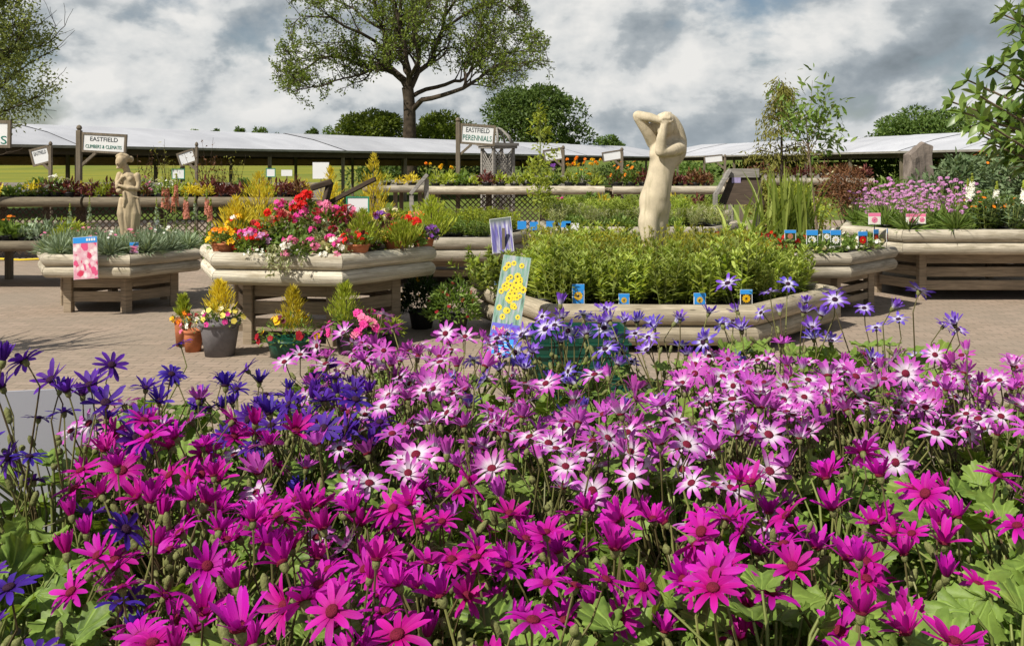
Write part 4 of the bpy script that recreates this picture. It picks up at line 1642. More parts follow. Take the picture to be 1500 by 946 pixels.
# larch-like conifer behind
q = P(1145, 245, 20)
t_ = thing('larch_tree', 'yellow brown weeping conifer behind the thin sapling', 'tree', (q.x, q.y, 0))
br, tips = MB(), []
ht = P(1140, 118, 20).z
tube(br, [(0, 0, 0), (0, 0, ht)], [.05, .008], 6)
for i in range(40):
    z = ht * rg.uniform(.42, .97)
    a = rg.uniform(0, 6.28)
    l = .14 + 1.05 * (1 - z / ht) * 1.5 * rg.uniform(.6, 1)
    pts_ = np.array([(0, 0, z), (math.cos(a) * l * .6, math.sin(a) * l * .6, z + .12), (math.cos(a) * l, math.sin(a) * l, z - .1 * l)])
    tube(br, pts_, [.012, .008, .003], 4)
    for s in np.linspace(.2, 1, 6):
        tips.append((pts_[0] + (pts_[2] - pts_[0]) * s + np.array([0, 0, .1 * math.sin(3.1 * s)]), np.array([math.cos(a), math.sin(a), -.8])))
obj('trunk', br, 'bark', t_)
obj('crown', leaves_at(tips, 10, .07, LOZN, .11, rg, -.7), 'leaf_larch', t_)

# climber on a cane in the middle
q = P(790, 330, 14.6)
t_ = thing('climbing_plant', 'tall lime leaved climber on a cane, left of the tall statue', 'climber', (q.x, q.y, ZM3 - .1))
br, tips = MB(), []
ht = P(790, 168, 14.6).z - ZM3 + .1
tube(br, [(0, 0, 0), (.02, 0, ht)], .008, 5)
for i in range(90):
    z = ht * rg.uniform(.15, 1)
    sp = .20 * math.sin(math.pi * min(1, z / ht * .95 + .1)) * (1.35 if z > .55 * ht else .6)
    a = rg.uniform(0, 6.28)
    e = np.array([math.cos(a) * sp, math.sin(a) * sp, z + rg.uniform(0, .12)])
    tube(br, [(0, 0, z - .06), e], .003, 3, False)
    tips.append((e, norm(np.array([math.cos(a), math.sin(a), .4]))))
obj('stems', br, 'stem_green', t_)
obj('foliage', leaves_at(tips, 7, .05, LEAF, .085, rg), 'leaf_lime', t_, smooth=True)


def shrub(label, loc, r, h, leafmat, n, size, rng, tpl=LEAF, z0=.2, name='shrub', flower=None, fn=0, fs=.03, cat='shrub', pot=True, group=None, ry=None):
    t_ = thing(name, label, cat, loc, 0, group)
    br, lf = MB(), MB()
    zc = h * .5 + z0 * .5
    for i in range(26):
        d = rdir(1, .5, rng)[0]
        e = d * np.array([r, r, (h - z0) * .5]) * rng.uniform(.6, .95) + np.array([0, 0, zc])
        tube(br, [(0, 0, .05), e * np.array([.4, .4, .6]), e], [.02, .01, .003], 4, False)
    k = 9
    cs = rdir(k, .1, rng) * np.array([r, r, (h - z0) / 2]) * .55 + np.array([0, 0, zc])
    for c_ in cs:
        m = n // k
        d = rdir(m, .2, rng)
        rr = rng.uniform(.55, 1.05, m)
        pos = c_ + d * rr[:, None] * np.array([r, r, (h - z0) / 2]) * .58
        scatter(lf, tpl, pos, d * .8 + rng.normal(0, .6, (m, 3)), rdir(m, .8, rng), size * rng.uniform(.6, 1.2, m))
    if pot:
        obj('pot', pot_mesh(MB(), min(.2, r * .55), max(.2, z0 * .9)), 'pot_black', t_, smooth=True)
    obj('branches', br, 'bark_pale', t_)
    obj('foliage', lf, leafmat, t_, smooth=True)
    if flower:
        fl = MB()
        d = rdir(fn, .3, rng)
        scatter(fl, BLOOM9, d * np.array([r, r, (h - z0) / 2]) * 1.02 + np.array([0, 0, zc]), d, rdir(fn, .3, rng), fs)
        obj('flowers', fl, flower, t_)
    return t_


q = P(1246, 270, 15.2)
shrub('russet brown mounded maple behind the scabious, dotted with white flowers', (q.x, q.y, 0), .52, 1.62, 'leaf_brown', 2400, .07, rg, LAN, .75, 'maple_shrub', 'f_cream', 26, .025)
for px, d, top, r, lab in [(1395, 14.9, 232, .62, 'broad grey green shrub right of the standing stone'), (1450, 15.6, 226, .6, 'grey green shrub in the middle behind the white flower spikes'), (1500, 16, 212, .55, 'tallest grey green shrub at the photo edge by the long roof')]:
    q = P(px, top, d)
    shrub(lab, (q.x, q.y, 0), r, q.z, 'leaf_sage', 2600, .11, rg, LEAF, .5)
for px, d, top, r, lab, lm in [(1180, 16.5, 262, .5, 'lime green shrub behind the strap leaves', 'leaf_lime'), (1310, 15.6, 262, .4, 'dark green shrub between the maple and the standing stone', 'leaf_green'), (1120, 17, 268, .4, 'olive green shrub under the weeping conifer', 'leaf_larch')]:
    q = P(px, top, d)
    shrub(lab, (q.x, q.y, 0), r, q.z, lm, 1500, .1, rg, LEAF, .5)
# standing stone
q = P(1345, 205, 16)
bm = bmesh.new()
bmesh.ops.create_cube(bm, size=1)
for v in bm.verts:
    v.co = Vector((v.co.x * .44, v.co.y * .3, (v.co.z + .5) * q.z * (.93 if v.co.x < 0 else 1)))
    if v.co.z > .5:
        v.co.x *= .8
bmesh.ops.subdivide_edges(bm, edges=bm.edges[:], cuts=9, use_grid_fill=True)
for v in bm.verts:
    k = Vector((v.co.x * 4, v.co.y * 4, v.co.z * 2.2))
    from mathutils import noise as mnoise
    nv = mnoise.noise_vector(k) * .05 + mnoise.noise_vector(k * 3) * .02
    v.co += nv
    if v.co.z > q.z * .86:
        v.co.z -= max(0, (-v.co.x + .05)) * .45 + max(0, v.co.x - .05) * .9
me = bpy.data.meshes.new('standing_stone')
bm.to_mesh(me)
bm.free()
tag(obj('standing_stone', me, 'rock', None, loc=(q.x, q.y, 0)), 'grey brown weathered standing stone with a pointed top', 'stone')

# glossy shrub close by at the right edge: its pot stands out of frame, the branches reach in
rg = np.random.default_rng(71)
t_ = thing('glossy_shrub', 'close glossy leaved shrub reaching in at the upper right', 'shrub', (2.12, 3.3, 0))
obj('pot', pot_mesh(MB(), .22, .4), 'terracotta', t_, smooth=True)
br, lf = MB(), MB()
tube(br, [(0, 0, .3), (-.02, 0, 1.1), (0, .02, 1.7), (-.02, 0, 2.4)], [.03, .026, .02, .01], 8)
ends = [(1395, 150), (1410, 165), (1418, 118), (1440, 200), (1430, 138), (1450, 100), (1462, 160), (1470, 95), (1480, 190), (1475, 228), (1440, 178), (1490, 130), (1498, 205), (1455, 212), (1420, 185),
        (1485, 165), (1500, 90), (1478, 15), (1490, 35), (1470, 22), (1497, 60), (1488, 72), (1500, 10), (1530, 60), (1540, 140), (1560, 200), (1550, 20), (1590, 100), (1620, 180), (1600, 20), (1650, 120), (1465, 180), (1495, 175), (1510, 215), (1445, 150), (1485, 110)]
ends += [(rg.uniform(1560, 2080), rg.uniform(-160, 235)) for _ in range(34)]
ends += [(rg.uniform(1500, 1800), rg.uniform(-260, -60)) for _ in range(14)]
for px, py in ends:
    d = 3.3 + rg.normal(0, .12 if px < 1540 else .4)
    e = P(px, py, d)
    e = np.array([e.x - 2.12, e.y - 3.3, e.z])
    b = np.array([0, 0, e[2] - .25 - rg.uniform(0, .15)])
    mid = (b + e) / 2 + np.array([0, 0, .03])
    tube(br, [b, mid, e], [.009, .006, .003], 5, False)
    d_ = norm(e - b)
    for s in (1.0, .86, .7):
        c_ = b + (e - b) * s
        k = 9 if s == 1 else 7
        an = rg.uniform(0, 6.28) + np.arange(k) * 6.283 / k
        x_ = norm(np.cross(d_, [0, 0, 1]))
        y_ = np.cross(x_, d_)
        fw = d_ * .55 + np.cos(an)[:, None] * x_ + np.sin(an)[:, None] * y_ + rg.normal(0, .15, (k, 3)) + np.array([0, 0, -.1])
        scatter(lf, leaf_t(.38, 5, .1, .15, .5), np.tile(c_, (k, 1)), fw, rdir(k, 1.6, rg), rg.uniform(.045, .074, k))
obj('branches', br, 'bark_pale', t_)
obj('foliage', lf, 'leaf_shiny', t_, smooth=True)

# ------------------------------------------------------------------ pots standing on the paving
rg = np.random.default_rng(52)


def pot_plant(label, px, pyb, r, h, mat, name='flower_pot', taper=.78):
    q = GP(px, pyb)
    d_ = q.y + r - (.22 if px < 380 else (.5 if px < 600 else .25))
    t_ = thing(name, label, 'plant pot', ((px - 750) / F * d_, d_, .004))
    obj('pot', pot_mesh(MB(), r, h, taper=taper, seg=32), mat, t_, smooth=True)
    return t_


def add_fol(t_, r, h, z0, leafmat, n, size, cols=None, fn=0, fs=.022, cl=4, leaf=LEAF, tpl=BLOOM5, top=.2):
    lf = MB()
    dome(lf, n, r, h, z0, leaf, size, .4, rg)
    obj('foliage', lf, leafmat, t_, smooth=True)
    if cols:
        fl = MB()
        for i in range(fn):
            d = rdir(1, .3, rg)[0]
            d[1] -= .5
            d[2] = max(top, abs(d[2]))
            d = norm(d)
            c_ = d * np.array([r, r, h]) * 1.03 + np.array([0, 0, z0])
            dd = rdir(cl, 0, rg)
            scatter(fl, tpl, c_ + dd * fs * .8, np.tile(d, (cl, 1)) + np.array([-.2, -.6, .2]) + dd * .35, rdir(cl, .3, rg), fs * rg.uniform(.85, 1.15, cl), i % len(cols))
        obj('flowers', fl, cols, t_)


def add_cone(t_, h, r, z0, mat, x=0):
    lf = MB()
    k = 230
    tpl = leaf_t(.16, 3, .1, .12, .4)
    tt = rg.uniform(0, 1, k) ** 1.2
    an = rg.uniform(0, 6.28, k)
    for s in range(4):
        rr = r * (1 - tt) ** .85 * (.3 + .25 * s) * rg.uniform(.7, 1.2, k)
        pos = np.stack([x + np.cos(an) * rr, np.sin(an) * rr, z0 + h * (.03 + .9 * tt) + rr * .8], 1) + rg.normal(0, .006, (k, 3))
        scatter(lf, tpl, pos, np.stack([np.cos(an) * .6, np.sin(an) * .6, np.ones(k)], 1) + rg.normal(0, .15, (k, 3)), rdir(k, .2, rg), .055 * rg.uniform(.6, 1.2, k))
    obj('conifer', lf, mat, t_, smooth=True)


t_ = pot_plant('terracotta pot standing behind its smaller neighbour, with orange flowers', 268, 503, .075, .25, 'terracotta')
add_fol(t_, .09, .12, .22, 'leaf_green', 80, .045, ['f_gold', 'f_orange'], 5)
add_cone(t_, .2, .05, .24, 'leaf_lime')
t_ = pot_plant('smallest terracotta pot beside the tall grey pot, with dusky pink flowers', 283, 511, .085, .19, 'terracotta')
add_fol(t_, .11, .16, .16, 'leaf_grey', 110, .045, ['f_pink', 'f_dred', 'f_white'], 12, .018)
t_ = pot_plant('tall grey pot of pale yellow pansies round a golden conifer', 322, 519, .165, .30, 'pot_grey', taper=.74)
add_fol(t_, .19, .15, .27, 'leaf_green', 190, .05, ['f_lemon', 'f_lemon', 'f_cream', 'f_lemon', 'f_hot'], 24, .026, 1, tpl=bloom_t(5, .12, 1.25))
add_cone(t_, .34, .12, .30, 'leaf_gold')
for s in (-1, 1):
    mb = MB()
    tube(mb, [(s * .15, -.07, .275), (s * .165, -.085, .25), (s * .14, -.1, .235), (s * .115, -.12, .25), (s * .105, -.12, .275)], .006, 6)
    obj('handle', mb, 'pot_grey', t_, smooth=True)
t_ = pot_plant('green rimmed planter of golden pansies and dark red violas round a conifer', 425, 512, .19, .15, 'plastic_green', taper=.85)
add_fol(t_, .26, .24, .12, 'leaf_green', 300, .045, ['f_gold', 'f_maroon', 'f_dred', 'f_gold'], 13, .03, 2, tpl=bloom_t(5, .12, 1.25))
add_cone(t_, .46, .13, .14, 'leaf_gold', .02)
t_ = pot_plant('black bowl of double pink geraniums with a lime conifer', 522, 508, .19, .2, 'pot_black', taper=.8)
add_fol(t_, .27, .22, .17, 'leaf_green', 260, .05, ['f_pink', 'f_hot'], 14, .026, 14)
add_cone(t_, .42, .14, .2, 'leaf_lime', -.1)
t_ = pot_plant('small black pot with yellow green foliage beside the pink geraniums', 572, 500, .08, .16, 'pot_black')
add_fol(t_, .12, .15, .14, 'leaf_lime', 120, .05)
t_ = pot_plant('large black pot with a rounded bush of small red buds', 664, 490, .14, .2, 'pot_black')
add_fol(t_, .25, .34, .17, 'leaf_green', 1500, .055, ['f_dred'], 10, .014, 3)
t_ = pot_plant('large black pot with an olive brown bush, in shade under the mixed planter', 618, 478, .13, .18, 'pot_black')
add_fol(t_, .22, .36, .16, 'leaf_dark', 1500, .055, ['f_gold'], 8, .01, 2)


# ------------------------------------------------------------------ staging tables at the back
def staging(label, x0, x1, y, z, depth, r=.075, splits=1, lattice=True, board=None, legs=3, mat='log_grey', low=None):
    t_ = thing('staging_table', label, 'plant table', ((x0 + x1) / 2, y, 0))
    for i in range(splits):
        a, b = x0 + (x1 - x0) * i / splits, x0 + (x1 - x0) * (i + 1) / splits - .04
        obj('log', log_between((a, y), (b, y), z - r, r, 0, 0, np.array([0, -1.0]), 16), mat, t_, world=True, smooth=True)
    mb = MB()
    box(mb, ((x0 + x1) / 2, y + depth / 2 + r * .8, z - .09), (x1 - x0, depth, .04))
    obj('table_top', mb, 'plank', t_, world=True)
    if lattice:
        mb = MB()
        h = z - 2 * r - .12
        s = .11
        n = int((x1 - x0 + h) / s)
        for i in range(n):
            for sg in (1, -1):
                xa = x0 - h + i * s if sg == 1 else x0 + i * s
                a = Vector((xa, y + .12 + (.008 if sg == 1 else 0), .1))
                b = Vector((xa + sg * h, y + .12 + (.008 if sg == 1 else 0), .1 + h))
                lo, hi = min(a.x, b.x), max(a.x, b.x)
                if lo < x0 or hi > x1:
                    continue
                bar(mb, a, b, .006, .022, 0, up=(0, 0, 1))
        obj('lattice', mb, 'plank_dark', t_, world=True)
    for i in range(legs):
        x = x0 + .15 + (x1 - x0 - .3) * i / (legs - 1)
        for yy in (y + .2, y + depth - .1):
            mb = MB()
            box(mb, (x, yy, (z - .11) / 2), (.09, .09, z - .11), None, 0, .005)
            obj('leg', mb, 'post', t_, world=True)
    if board:
        mb = MB()
        box(mb, ((x0 + x1) / 2, y + depth + .05, z + board / 2 - .1), (x1 - x0, .035, board))
        obj('back_board', mb, 'plank_grey', t_, world=True)
    return t_


staging('long log fronted table of small pots below the climbers sign', -11.2, -3.4, 17, 1.09, 1.8, .085, 4, True, .32, 6, 'log_shaded')
staging('low plank table at the far left with black pots of herbs', -8.6, -5.75, 13.0, .64, 1.3, .07, 1, False, None, 3, 'log_shaded')
staging('log fronted table of perennials under the perennials sign', -1.75, 1.9, 20, 1.22, 1.8, .085, 1, True, .3, 4, 'log')
staging('log fronted table of dark leaved plants behind the tall statue', 2.02, 4.3, 20, 1.22, 1.8, .085, 1, True, None, 3, 'log')
staging('lower table with colourful tagged pots behind the tall statue', 1.3, 4.0, 18.2, .82, .9, .06, 1, False, None, 3, 'log')
staging('log fronted table of orange flowers at the right edge', 8.2, 12.5, 18, 1.44, 1.5, .08, 1, False, None, 3, 'log')
staging('distant grey table of shrubs to the right of the display stand', 5.2, 8.4, 23, 1.35, 1.5, .08, 2, False, .2, 3, 'log_grey')
staging('distant grey table behind the tall golden conifers', -3.3, -1.9, 22, 1.2, 1.5, .08, 1, False, .2, 3, 'log_grey')

lib = dict(
    yellow=protos(2, mk_mound('small_plant', 'leaf_gold', .07, .12, .16, LEAF, 90)),
    lime=protos(2, mk_mound('small_plant', 'leaf_lime', .07, .12, .17, LEAF, 90)),
    green=protos(2, mk_mound('small_plant', 'leaf_green', .08, .12, .18, LEAFW, 80)),
    red=protos(2, mk_mound('small_plant', 'leaf_red', .08, .12, .18, LEAF, 90)),
    brown=protos(2, mk_mound('small_plant', 'leaf_brown', .08, .12, .22, LEAF, 90)),
    white=protos(2, mk_mound('small_plant', 'leaf_green', .06, .12, .18, LEAF, 80, 'f_white', fn=16, fsize=.024)),
    grey=protos(2, mk_mound('small_plant', 'leaf_grey', .07, .12, .16, LEAF, 90)),
    orange=protos(2, mk_mound('small_plant', 'leaf_green', .08, .12, .24, LAN, 80, 'f_orange', fn=7, fsize=.035)),
    gold=protos(2, mk_mound('small_plant', 'leaf_green', .08, .12, .28, LAN, 80, 'f_gold', fn=8, fsize=.035)),
    blue=protos(2, mk_mound('small_plant', 'leaf_green', .08, .12, .2, LAN, 80, 'f_lilac', fn=8, fsize=.026)),
    pink=protos(2, mk_mound('small_plant', 'leaf_grey', .07, .12, .2, LAN, 80, 'f_pink', fn=9, fsize=.024)),
)
desc = dict(yellow='golden yellow', lime='lime green', green='broad leaved green', red='dark red leaved', brown='bronze brown leaved', white='white flowered', grey='grey leaved', orange='orange flowered', gold='golden flowered', blue='lilac flowered', pink='pink flowered')
ROT = random.Random(4)


def fill(x0, x1, y, z, rows, step, seq, where):
    n = int((x1 - x0) / step)
    for i in range(n):
        k = seq[int(i * len(seq) / n)]
        for r_ in range(rows):
            kk = k if ROT.random() < .8 else seq[ROT.randrange(len(seq))]
            place(lib[kk], [(x0 + (i + .5) * step + ROT.uniform(-.03, .03), y + .16 + r_ * .27)], z - .07, '%s plant in a black pot on the %s' % (desc[kk], where), '%s plants on the %s' % (desc[kk], where), 1.0, 1.5)


fill(-10.6, -3.5, 17, 1.09, 3, .26, ['yellow', 'lime', 'lime', 'red', 'yellow', 'green', 'white', 'white', 'red', 'lime', 'red', 'pink', 'white', 'lime', 'yellow', 'red', 'green', 'lime', 'red', 'brown'], 'log table below the climbers sign')
fill(-8.5, -5.8, 13.0, .64, 3, .24, ['gold', 'green', 'green', 'orange', 'green', 'grey', 'lime'], 'low table at the far left')
fill(-1.7, 1.85, 20, 1.22, 2, .27, ['lime', 'green', 'lime', 'red', 'orange', 'lime', 'green', 'blue', 'lime', 'lime', 'gold', 'lime'], 'log table under the perennials sign')
fill(2.0, 4.3, 20, 1.22, 2, .26, ['orange', 'red', 'red', 'brown', 'red', 'brown', 'brown'], 'log table behind the tall statue')
fill(1.3, 4.0, 18.2, .82, 1, .25, ['yellow', 'red', 'lime', 'green', 'yellow', 'red', 'green'], 'lower table behind the tall statue')
fill(8.4, 12.4, 18, 1.44, 1, .28, ['orange', 'gold', 'orange', 'green'], 'log table at the right edge')
fill(5.3, 8.3, 23, 1.35, 1, .3, ['brown', 'red', 'brown', 'red'], 'distant grey table')
fill(-3.2, -1.9, 22, 1.2, 1, .28, ['lime', 'orange', 'yellow'], 'distant grey table behind the golden conifers')
for k, v in lib.items():        # a prototype nobody used is removed
    for pr in v:
        if not pr.get('placed'):
            for c_ in list(pr.children):
                bpy.data.objects.remove(c_)
            bpy.data.objects.remove(pr)

# tall marigolds and poppies on the middle table
rg = np.random.default_rng(61)


def tall_flower(label, px, py, d, zb, col, n, rng, fs=.035, spread=.12, name='tall_flower'):
    q = P(px, py, d)
    t_ = thing(name, label, 'flowering plant', (q.x, q.y, zb))
    st_, fl, lf = MB(), MB(), MB()
    h = q.z - zb
    for i in range(n):
        e = np.array([rng.normal(0, spread), rng.normal(0, .05), h * rng.uniform(.82, 1.04)])
        tube(st_, [(e[0] * .3, 0, 0), e * np.array([.7, 1, .6]), e], .004, 4)
        k = 5
        dd = rdir(k, .4, rng)
        fl = MB()
        scatter(fl, BLOOM9, e + dd * .012, dd + np.array([-.1, -.3, .4]), rdir(k, .3, rng), fs)
        obj('flower_head', fl, col, t_)
    m = 30
    scatter(lf, LAN, rng.normal(0, .5, (m, 3)) * np.array([spread, .05, 0]) + np.array([0, 0, 1]) * rng.uniform(0, h * .6, m)[:, None], rdir(m, .8, rng), rdir(m, 1, rng), .13)
    obj('stems', st_, 'stem_green', t_)
    obj('foliage', lf, 'leaf_green', t_, smooth=True)


for px, py, d, col, n, lab in [(629, 236, 20.3, 'f_orange', 1, 'single orange poppy on a tall stem left of the perennials sign post'),
                               (653, 240, 20.8, 'f_gold', 6, 'golden flowers clustered at the foot of the perennials sign post'),
                               (853, 232, 20.4, 'f_orange', 7, 'brightest orange flowers standing above the middle table'),
                               (838, 237, 20.7, 'f_gold', 5, 'gold flowers just left of the brightest orange ones'),
                               (872, 232, 20.9, 'f_gold', 8, 'tall gold spires right of the brightest orange flowers'),
                               (815, 242, 20.3, 'f_purple', 4, 'purple flowers below the small tilted sign'),
                               (825, 288, 15.3, 'f_hot', 2, 'magenta pink flower heads above the blue tags')]:
    zb = 1.15 if d > 18 else ZM3 - .05
    tall_flower(lab, px, py, d, zb, col, n, rg, .035 if d > 18 else .03)


# dry climber wisps
def wisp(label, px, py, d, zb, n, rng, mat='leaf_brown'):
    q = P(px, py, d)
    t_ = thing('bare_climber', label, 'climber', (q.x, q.y, zb))
    st_, lf = MB(), MB()
    h = q.z - zb
    for i in range(n):
        e = np.array([rng.normal(0, .16), rng.normal(0, .08), h * rng.uniform(.55, 1.05)])
        m = e * .5 + np.array([rng.normal(0, .07), 0, 0])
        tube(st_, [(0, 0, 0), m, e], [.006, .004, .002], 4)
        k = 14
        tt = rng.uniform(.3, 1, k)
        scatter(lf, LEAF, e * tt[:, None] + rng.normal(0, .03, (k, 3)), rdir(k, 0, rng), rdir(k, 1, rng), rng.uniform(.03, .07, k))
    obj('stems', st_, 'bark', t_)
    obj('leaves', lf, mat, t_)


for px, py, d, lab, mt in [(218, 212, 18, 'wispy brown climber right of the climbers sign', 'leaf_brown'), (244, 205, 18.2, 'second wispy climber, left of the small tilted sign', 'leaf_larch'), (300, 205, 18.1, 'tallest wispy climber behind the small tilted sign', 'leaf_brown'), (318, 226, 18.3, 'short dark climber right of the small tilted sign', 'leaf_brown'), (345, 228, 18.4, 'last thin climber toward the golden conifers', 'leaf_larch')]:
    wisp(lab, px, py, d, 1.03, 9, rg, mt)


# ------------------------------------------------------------------ signs
def text_mesh(s, size, extrude=.002, shear=0, sx=1.0):
    cu = bpy.data.curves.new('lettering', 'FONT')
    cu.body = s
    cu.size = size
    cu.extrude = extrude
    cu.align_x = 'CENTER'
    cu.align_y = 'CENTER'
    cu.resolution_u = 3
    cu.space_character = sx
    ob = bpy.data.objects.new('lettering', cu)
    COL.objects.link(ob)
    me = bpy.data.meshes.new_from_object(ob.evaluated_get(bpy.context.evaluated_depsgraph_get()))
    me.name = 'lettering'
    bpy.data.objects.remove(ob)
    me.materials.clear()
    return me


def sign(label, post_px, post_top, d, px0, py0, px1, py1, roll, lines, zb=0, side=1, frame='post', white='white', brace=True, postw=.09, yaw=0):
    """hanging board on one post; side = +1 board right of the post"""
    pq = P(post_px, post_top, d)
    t_ = thing('nursery_sign', label, 'sign', (pq.x, pq.y, zb), yaw)
    k = d / F
    zt = pq.z - zb
    mb = MB()
    box(mb, (0, 0, zt * .5 - .05), (postw, postw, zt - .1), None, 0, .008)
    lathe(mb, [(postw * .35, zt - .1), (postw * .62, zt - .06), (postw * .45, zt - .02), (.004, zt)], 8)
    obj('post', mb, 'post', t_)
    cx = (px0 + px1) / 2
    c = P(cx, (py0 + py1) / 2, d)
    w_, h_ = (px1 - px0) * k, (py1 - py0) * k
    Mx = Matrix.Translation((c.x - pq.x, -.0, c.z - zb)) @ Matrix.Rotation(roll, 4, 'Y')
    mb = MB()
    box(mb, (0, 0, 0), (w_, .03, h_))
    obj('board', mb, white, t_, xf=Mx)
    mb = MB()
    e = min(.05, h_ * .12)
    for c_, s_ in (((0, 0, h_ / 2), (w_ + e, .055, e)), ((0, 0, -h_ / 2), (w_ + e, .055, e)), ((w_ / 2, 0, 0), (e, .055, h_ - e)), ((-w_ / 2, 0, 0), (e, .055, h_ - e))):
        box(mb, c_, s_)
    obj('frame', mb, frame, t_, xf=Mx)
    if brace:
        mb = MB()
        bx_ = (c.x - pq.x)
        bar(mb, (side * postw * .4, 0, c.z - zb - h_ / 2 - abs(bx_) * .55), (side * (postw * .4 + abs(bx_) * .6), 0, c.z - zb - h_ / 2 - .01), .05, .05, .004)
        obj('brace', mb, frame, t_)
    for s, zf, hf, wf, m, *xo in lines:
        xo = xo[0] * w_ if xo else 0
        me = text_mesh(s, hf * h_ * 1.38)
        wid = max(v.co.x for v in me.vertices) - min(v.co.x for v in me.vertices)
        mid = (max(v.co.x for v in me.vertices) + min(v.co.x for v in me.vertices)) / 2
        S = Matrix.Diagonal((wf * w_ / wid, 1, 1, 1)) @ Matrix.Translation((-mid, 0, 0))
        me.transform(Mx @ Matrix.Translation((xo, -.0175, zf * h_)) @ Matrix.Rotation(math.radians(90), 4, 'X') @ S)
        obj('lettering', me, m, t_)
    return t_


sign('white nursery sign reading climbers and clematis on a pointed post', 116, 183, 18, 121, 197, 184, 223, .055, [('EASTFIELD', .2, .24, .64, 'txt_dark'), ('CLIMBERS & CLEMATIS', -.22, .2, .84, 'txt_green')])
sign('white nursery sign reading perennials on a pointed post', 671, 172, 20.6, 675, 184, 724, 211, .07, [('EASTFIELD', .22, .26, .7, 'txt_dark'), ('PERENNIALS', -.2, .3, .86, 'txt_green')])
sign('large sign cut off by the photo edge, only its last letter S showing', -70, 165, 16.5, -62, 178, 14, 214, .02, [('S', -.26, .34, .115, 'txt_green', .40)])
sign('small weathered sign tilted upward on the far left, left of the climbers sign', 74, 207, 21, 47, 217, 73, 240, -.25, [('EASTFIELD', .18, .24, .7, 'txt_dark')], side=-1, postw=.07)
sign('small tilted sign by the wispy climbers right of the small statue', 288, 208, 20, 262, 222, 286, 240, -.32, [], side=-1, postw=.06)
sign('small tilted sign above the blue tags, behind the climber', 825, 213, 23, 797, 219, 823, 235, -.16, [], side=-1, postw=.07)
sign('small tilted sign on the far table, just left of the tall statue', 911, 216, 24, 883, 222, 910, 235, -.16, [], side=-1, postw=.07)
sign('small sign over the dark leaved plants right of the tall statue', 1062, 226, 26, 1032, 228, 1058, 238, -.1, [], side=-1, postw=.06)
for a, b, c_, e_, d, mt, fr, lab in [(252, 248, 270, 262, 18.2, 'white', 'green_card', 'green framed white notice below the small tilted sign'), (390, 247, 403, 259, 18.4, 'white', 'green_card', 'green framed white notice by the tallest golden conifer'), (412, 249, 428, 258, 18.5, 'white', None, 'low white notice right of the tallest golden conifer'), (458, 238, 482, 262, 18.3, 'white', None, 'largest white notice standing on the far table'),
                                     (1072, 254, 1085, 268, 15.6, 'lilac_card', None, 'lilac notice on the grey display stand')]:
    card(lab, a, b, c_, e_, d, mt, fr, name='notice', cat='notice', zb=1.05)

# trellis tower with a bent cap
q = P(729, 185, 24)
t_ = thing('trellis_tower', 'grey wooden lattice tower with a curved cap behind the perennials sign', 'trellis', (q.x, q.y, 0), .55)
hs, zt = .27, P(729, 212, 24).z
for sx_ in (-1, 1):
    for sy_ in (-1, 1):
        mb = MB()
        box(mb, (sx_ * hs, sy_ * hs, zt / 2), (.07, .07, zt), None, 0, .005)
        obj('post', mb, 'plank_grey', t_)
for k in range(4):
    mb = MB()
    R_ = Matrix.Rotation(k * math.pi / 2, 4, 'Z')
    for i in range(-14, 20):
        for sg in (1, -1):
            z0_ = .9 + i * .1
            a = Vector((-hs, -hs + (.01 if sg > 0 else 0), z0_ if sg > 0 else z0_ + 2 * hs))
            b = Vector((hs, -hs + (.01 if sg > 0 else 0), z0_ + 2 * hs if sg > 0 else z0_))
            if min(a.z, b.z) < .5 or max(a.z, b.z) > zt - .05:
                continue
            bar(mb, a, b, .008, .028, 0)
    obj('lattice', mb, 'plank_grey', t_, xf=R_)
mb = MB()
for s_, z_ in ((.72, zt), (.66, zt - .06)):
    for k in range(4):
        R_ = Matrix.Rotation(k * math.pi / 2, 3, 'Z')
        box(mb, R_ @ Vector((0, -s_ / 2, z_)), (s_, .07, .07) if k % 2 == 0 else (.07, s_ - .07, .07))
obj('top_rail', mb, 'plank_grey', t_)
mb = MB()
for k in range(4):
    a = k * math.pi / 2 + math.pi / 4
    for o in (-.09, .09):
        pts_ = [(math.cos(a) * .36 - math.sin(a) * o, math.sin(a) * .36 + math.cos(a) * o, zt + .03), (math.cos(a) * .27 - math.sin(a) * o * .8, math.sin(a) * .27 + math.cos(a) * o * .8, zt + .2), (math.cos(a) * .1, math.sin(a) * .1, zt + .36), (0, 0, zt + .40)]
        tube(mb, pts_, .03, 6)
obj('cap', mb, 'plank_grey', t_, smooth=True)

# grey sloping display stand
t_ = thing('display_stand', 'grey wooden display stand with a sloping side rail right of the tall statue', 'display stand', at(1080, 280, 15.5, 0))
L0 = t_.location


def W3(px, py, d):
    return P(px, py, d)


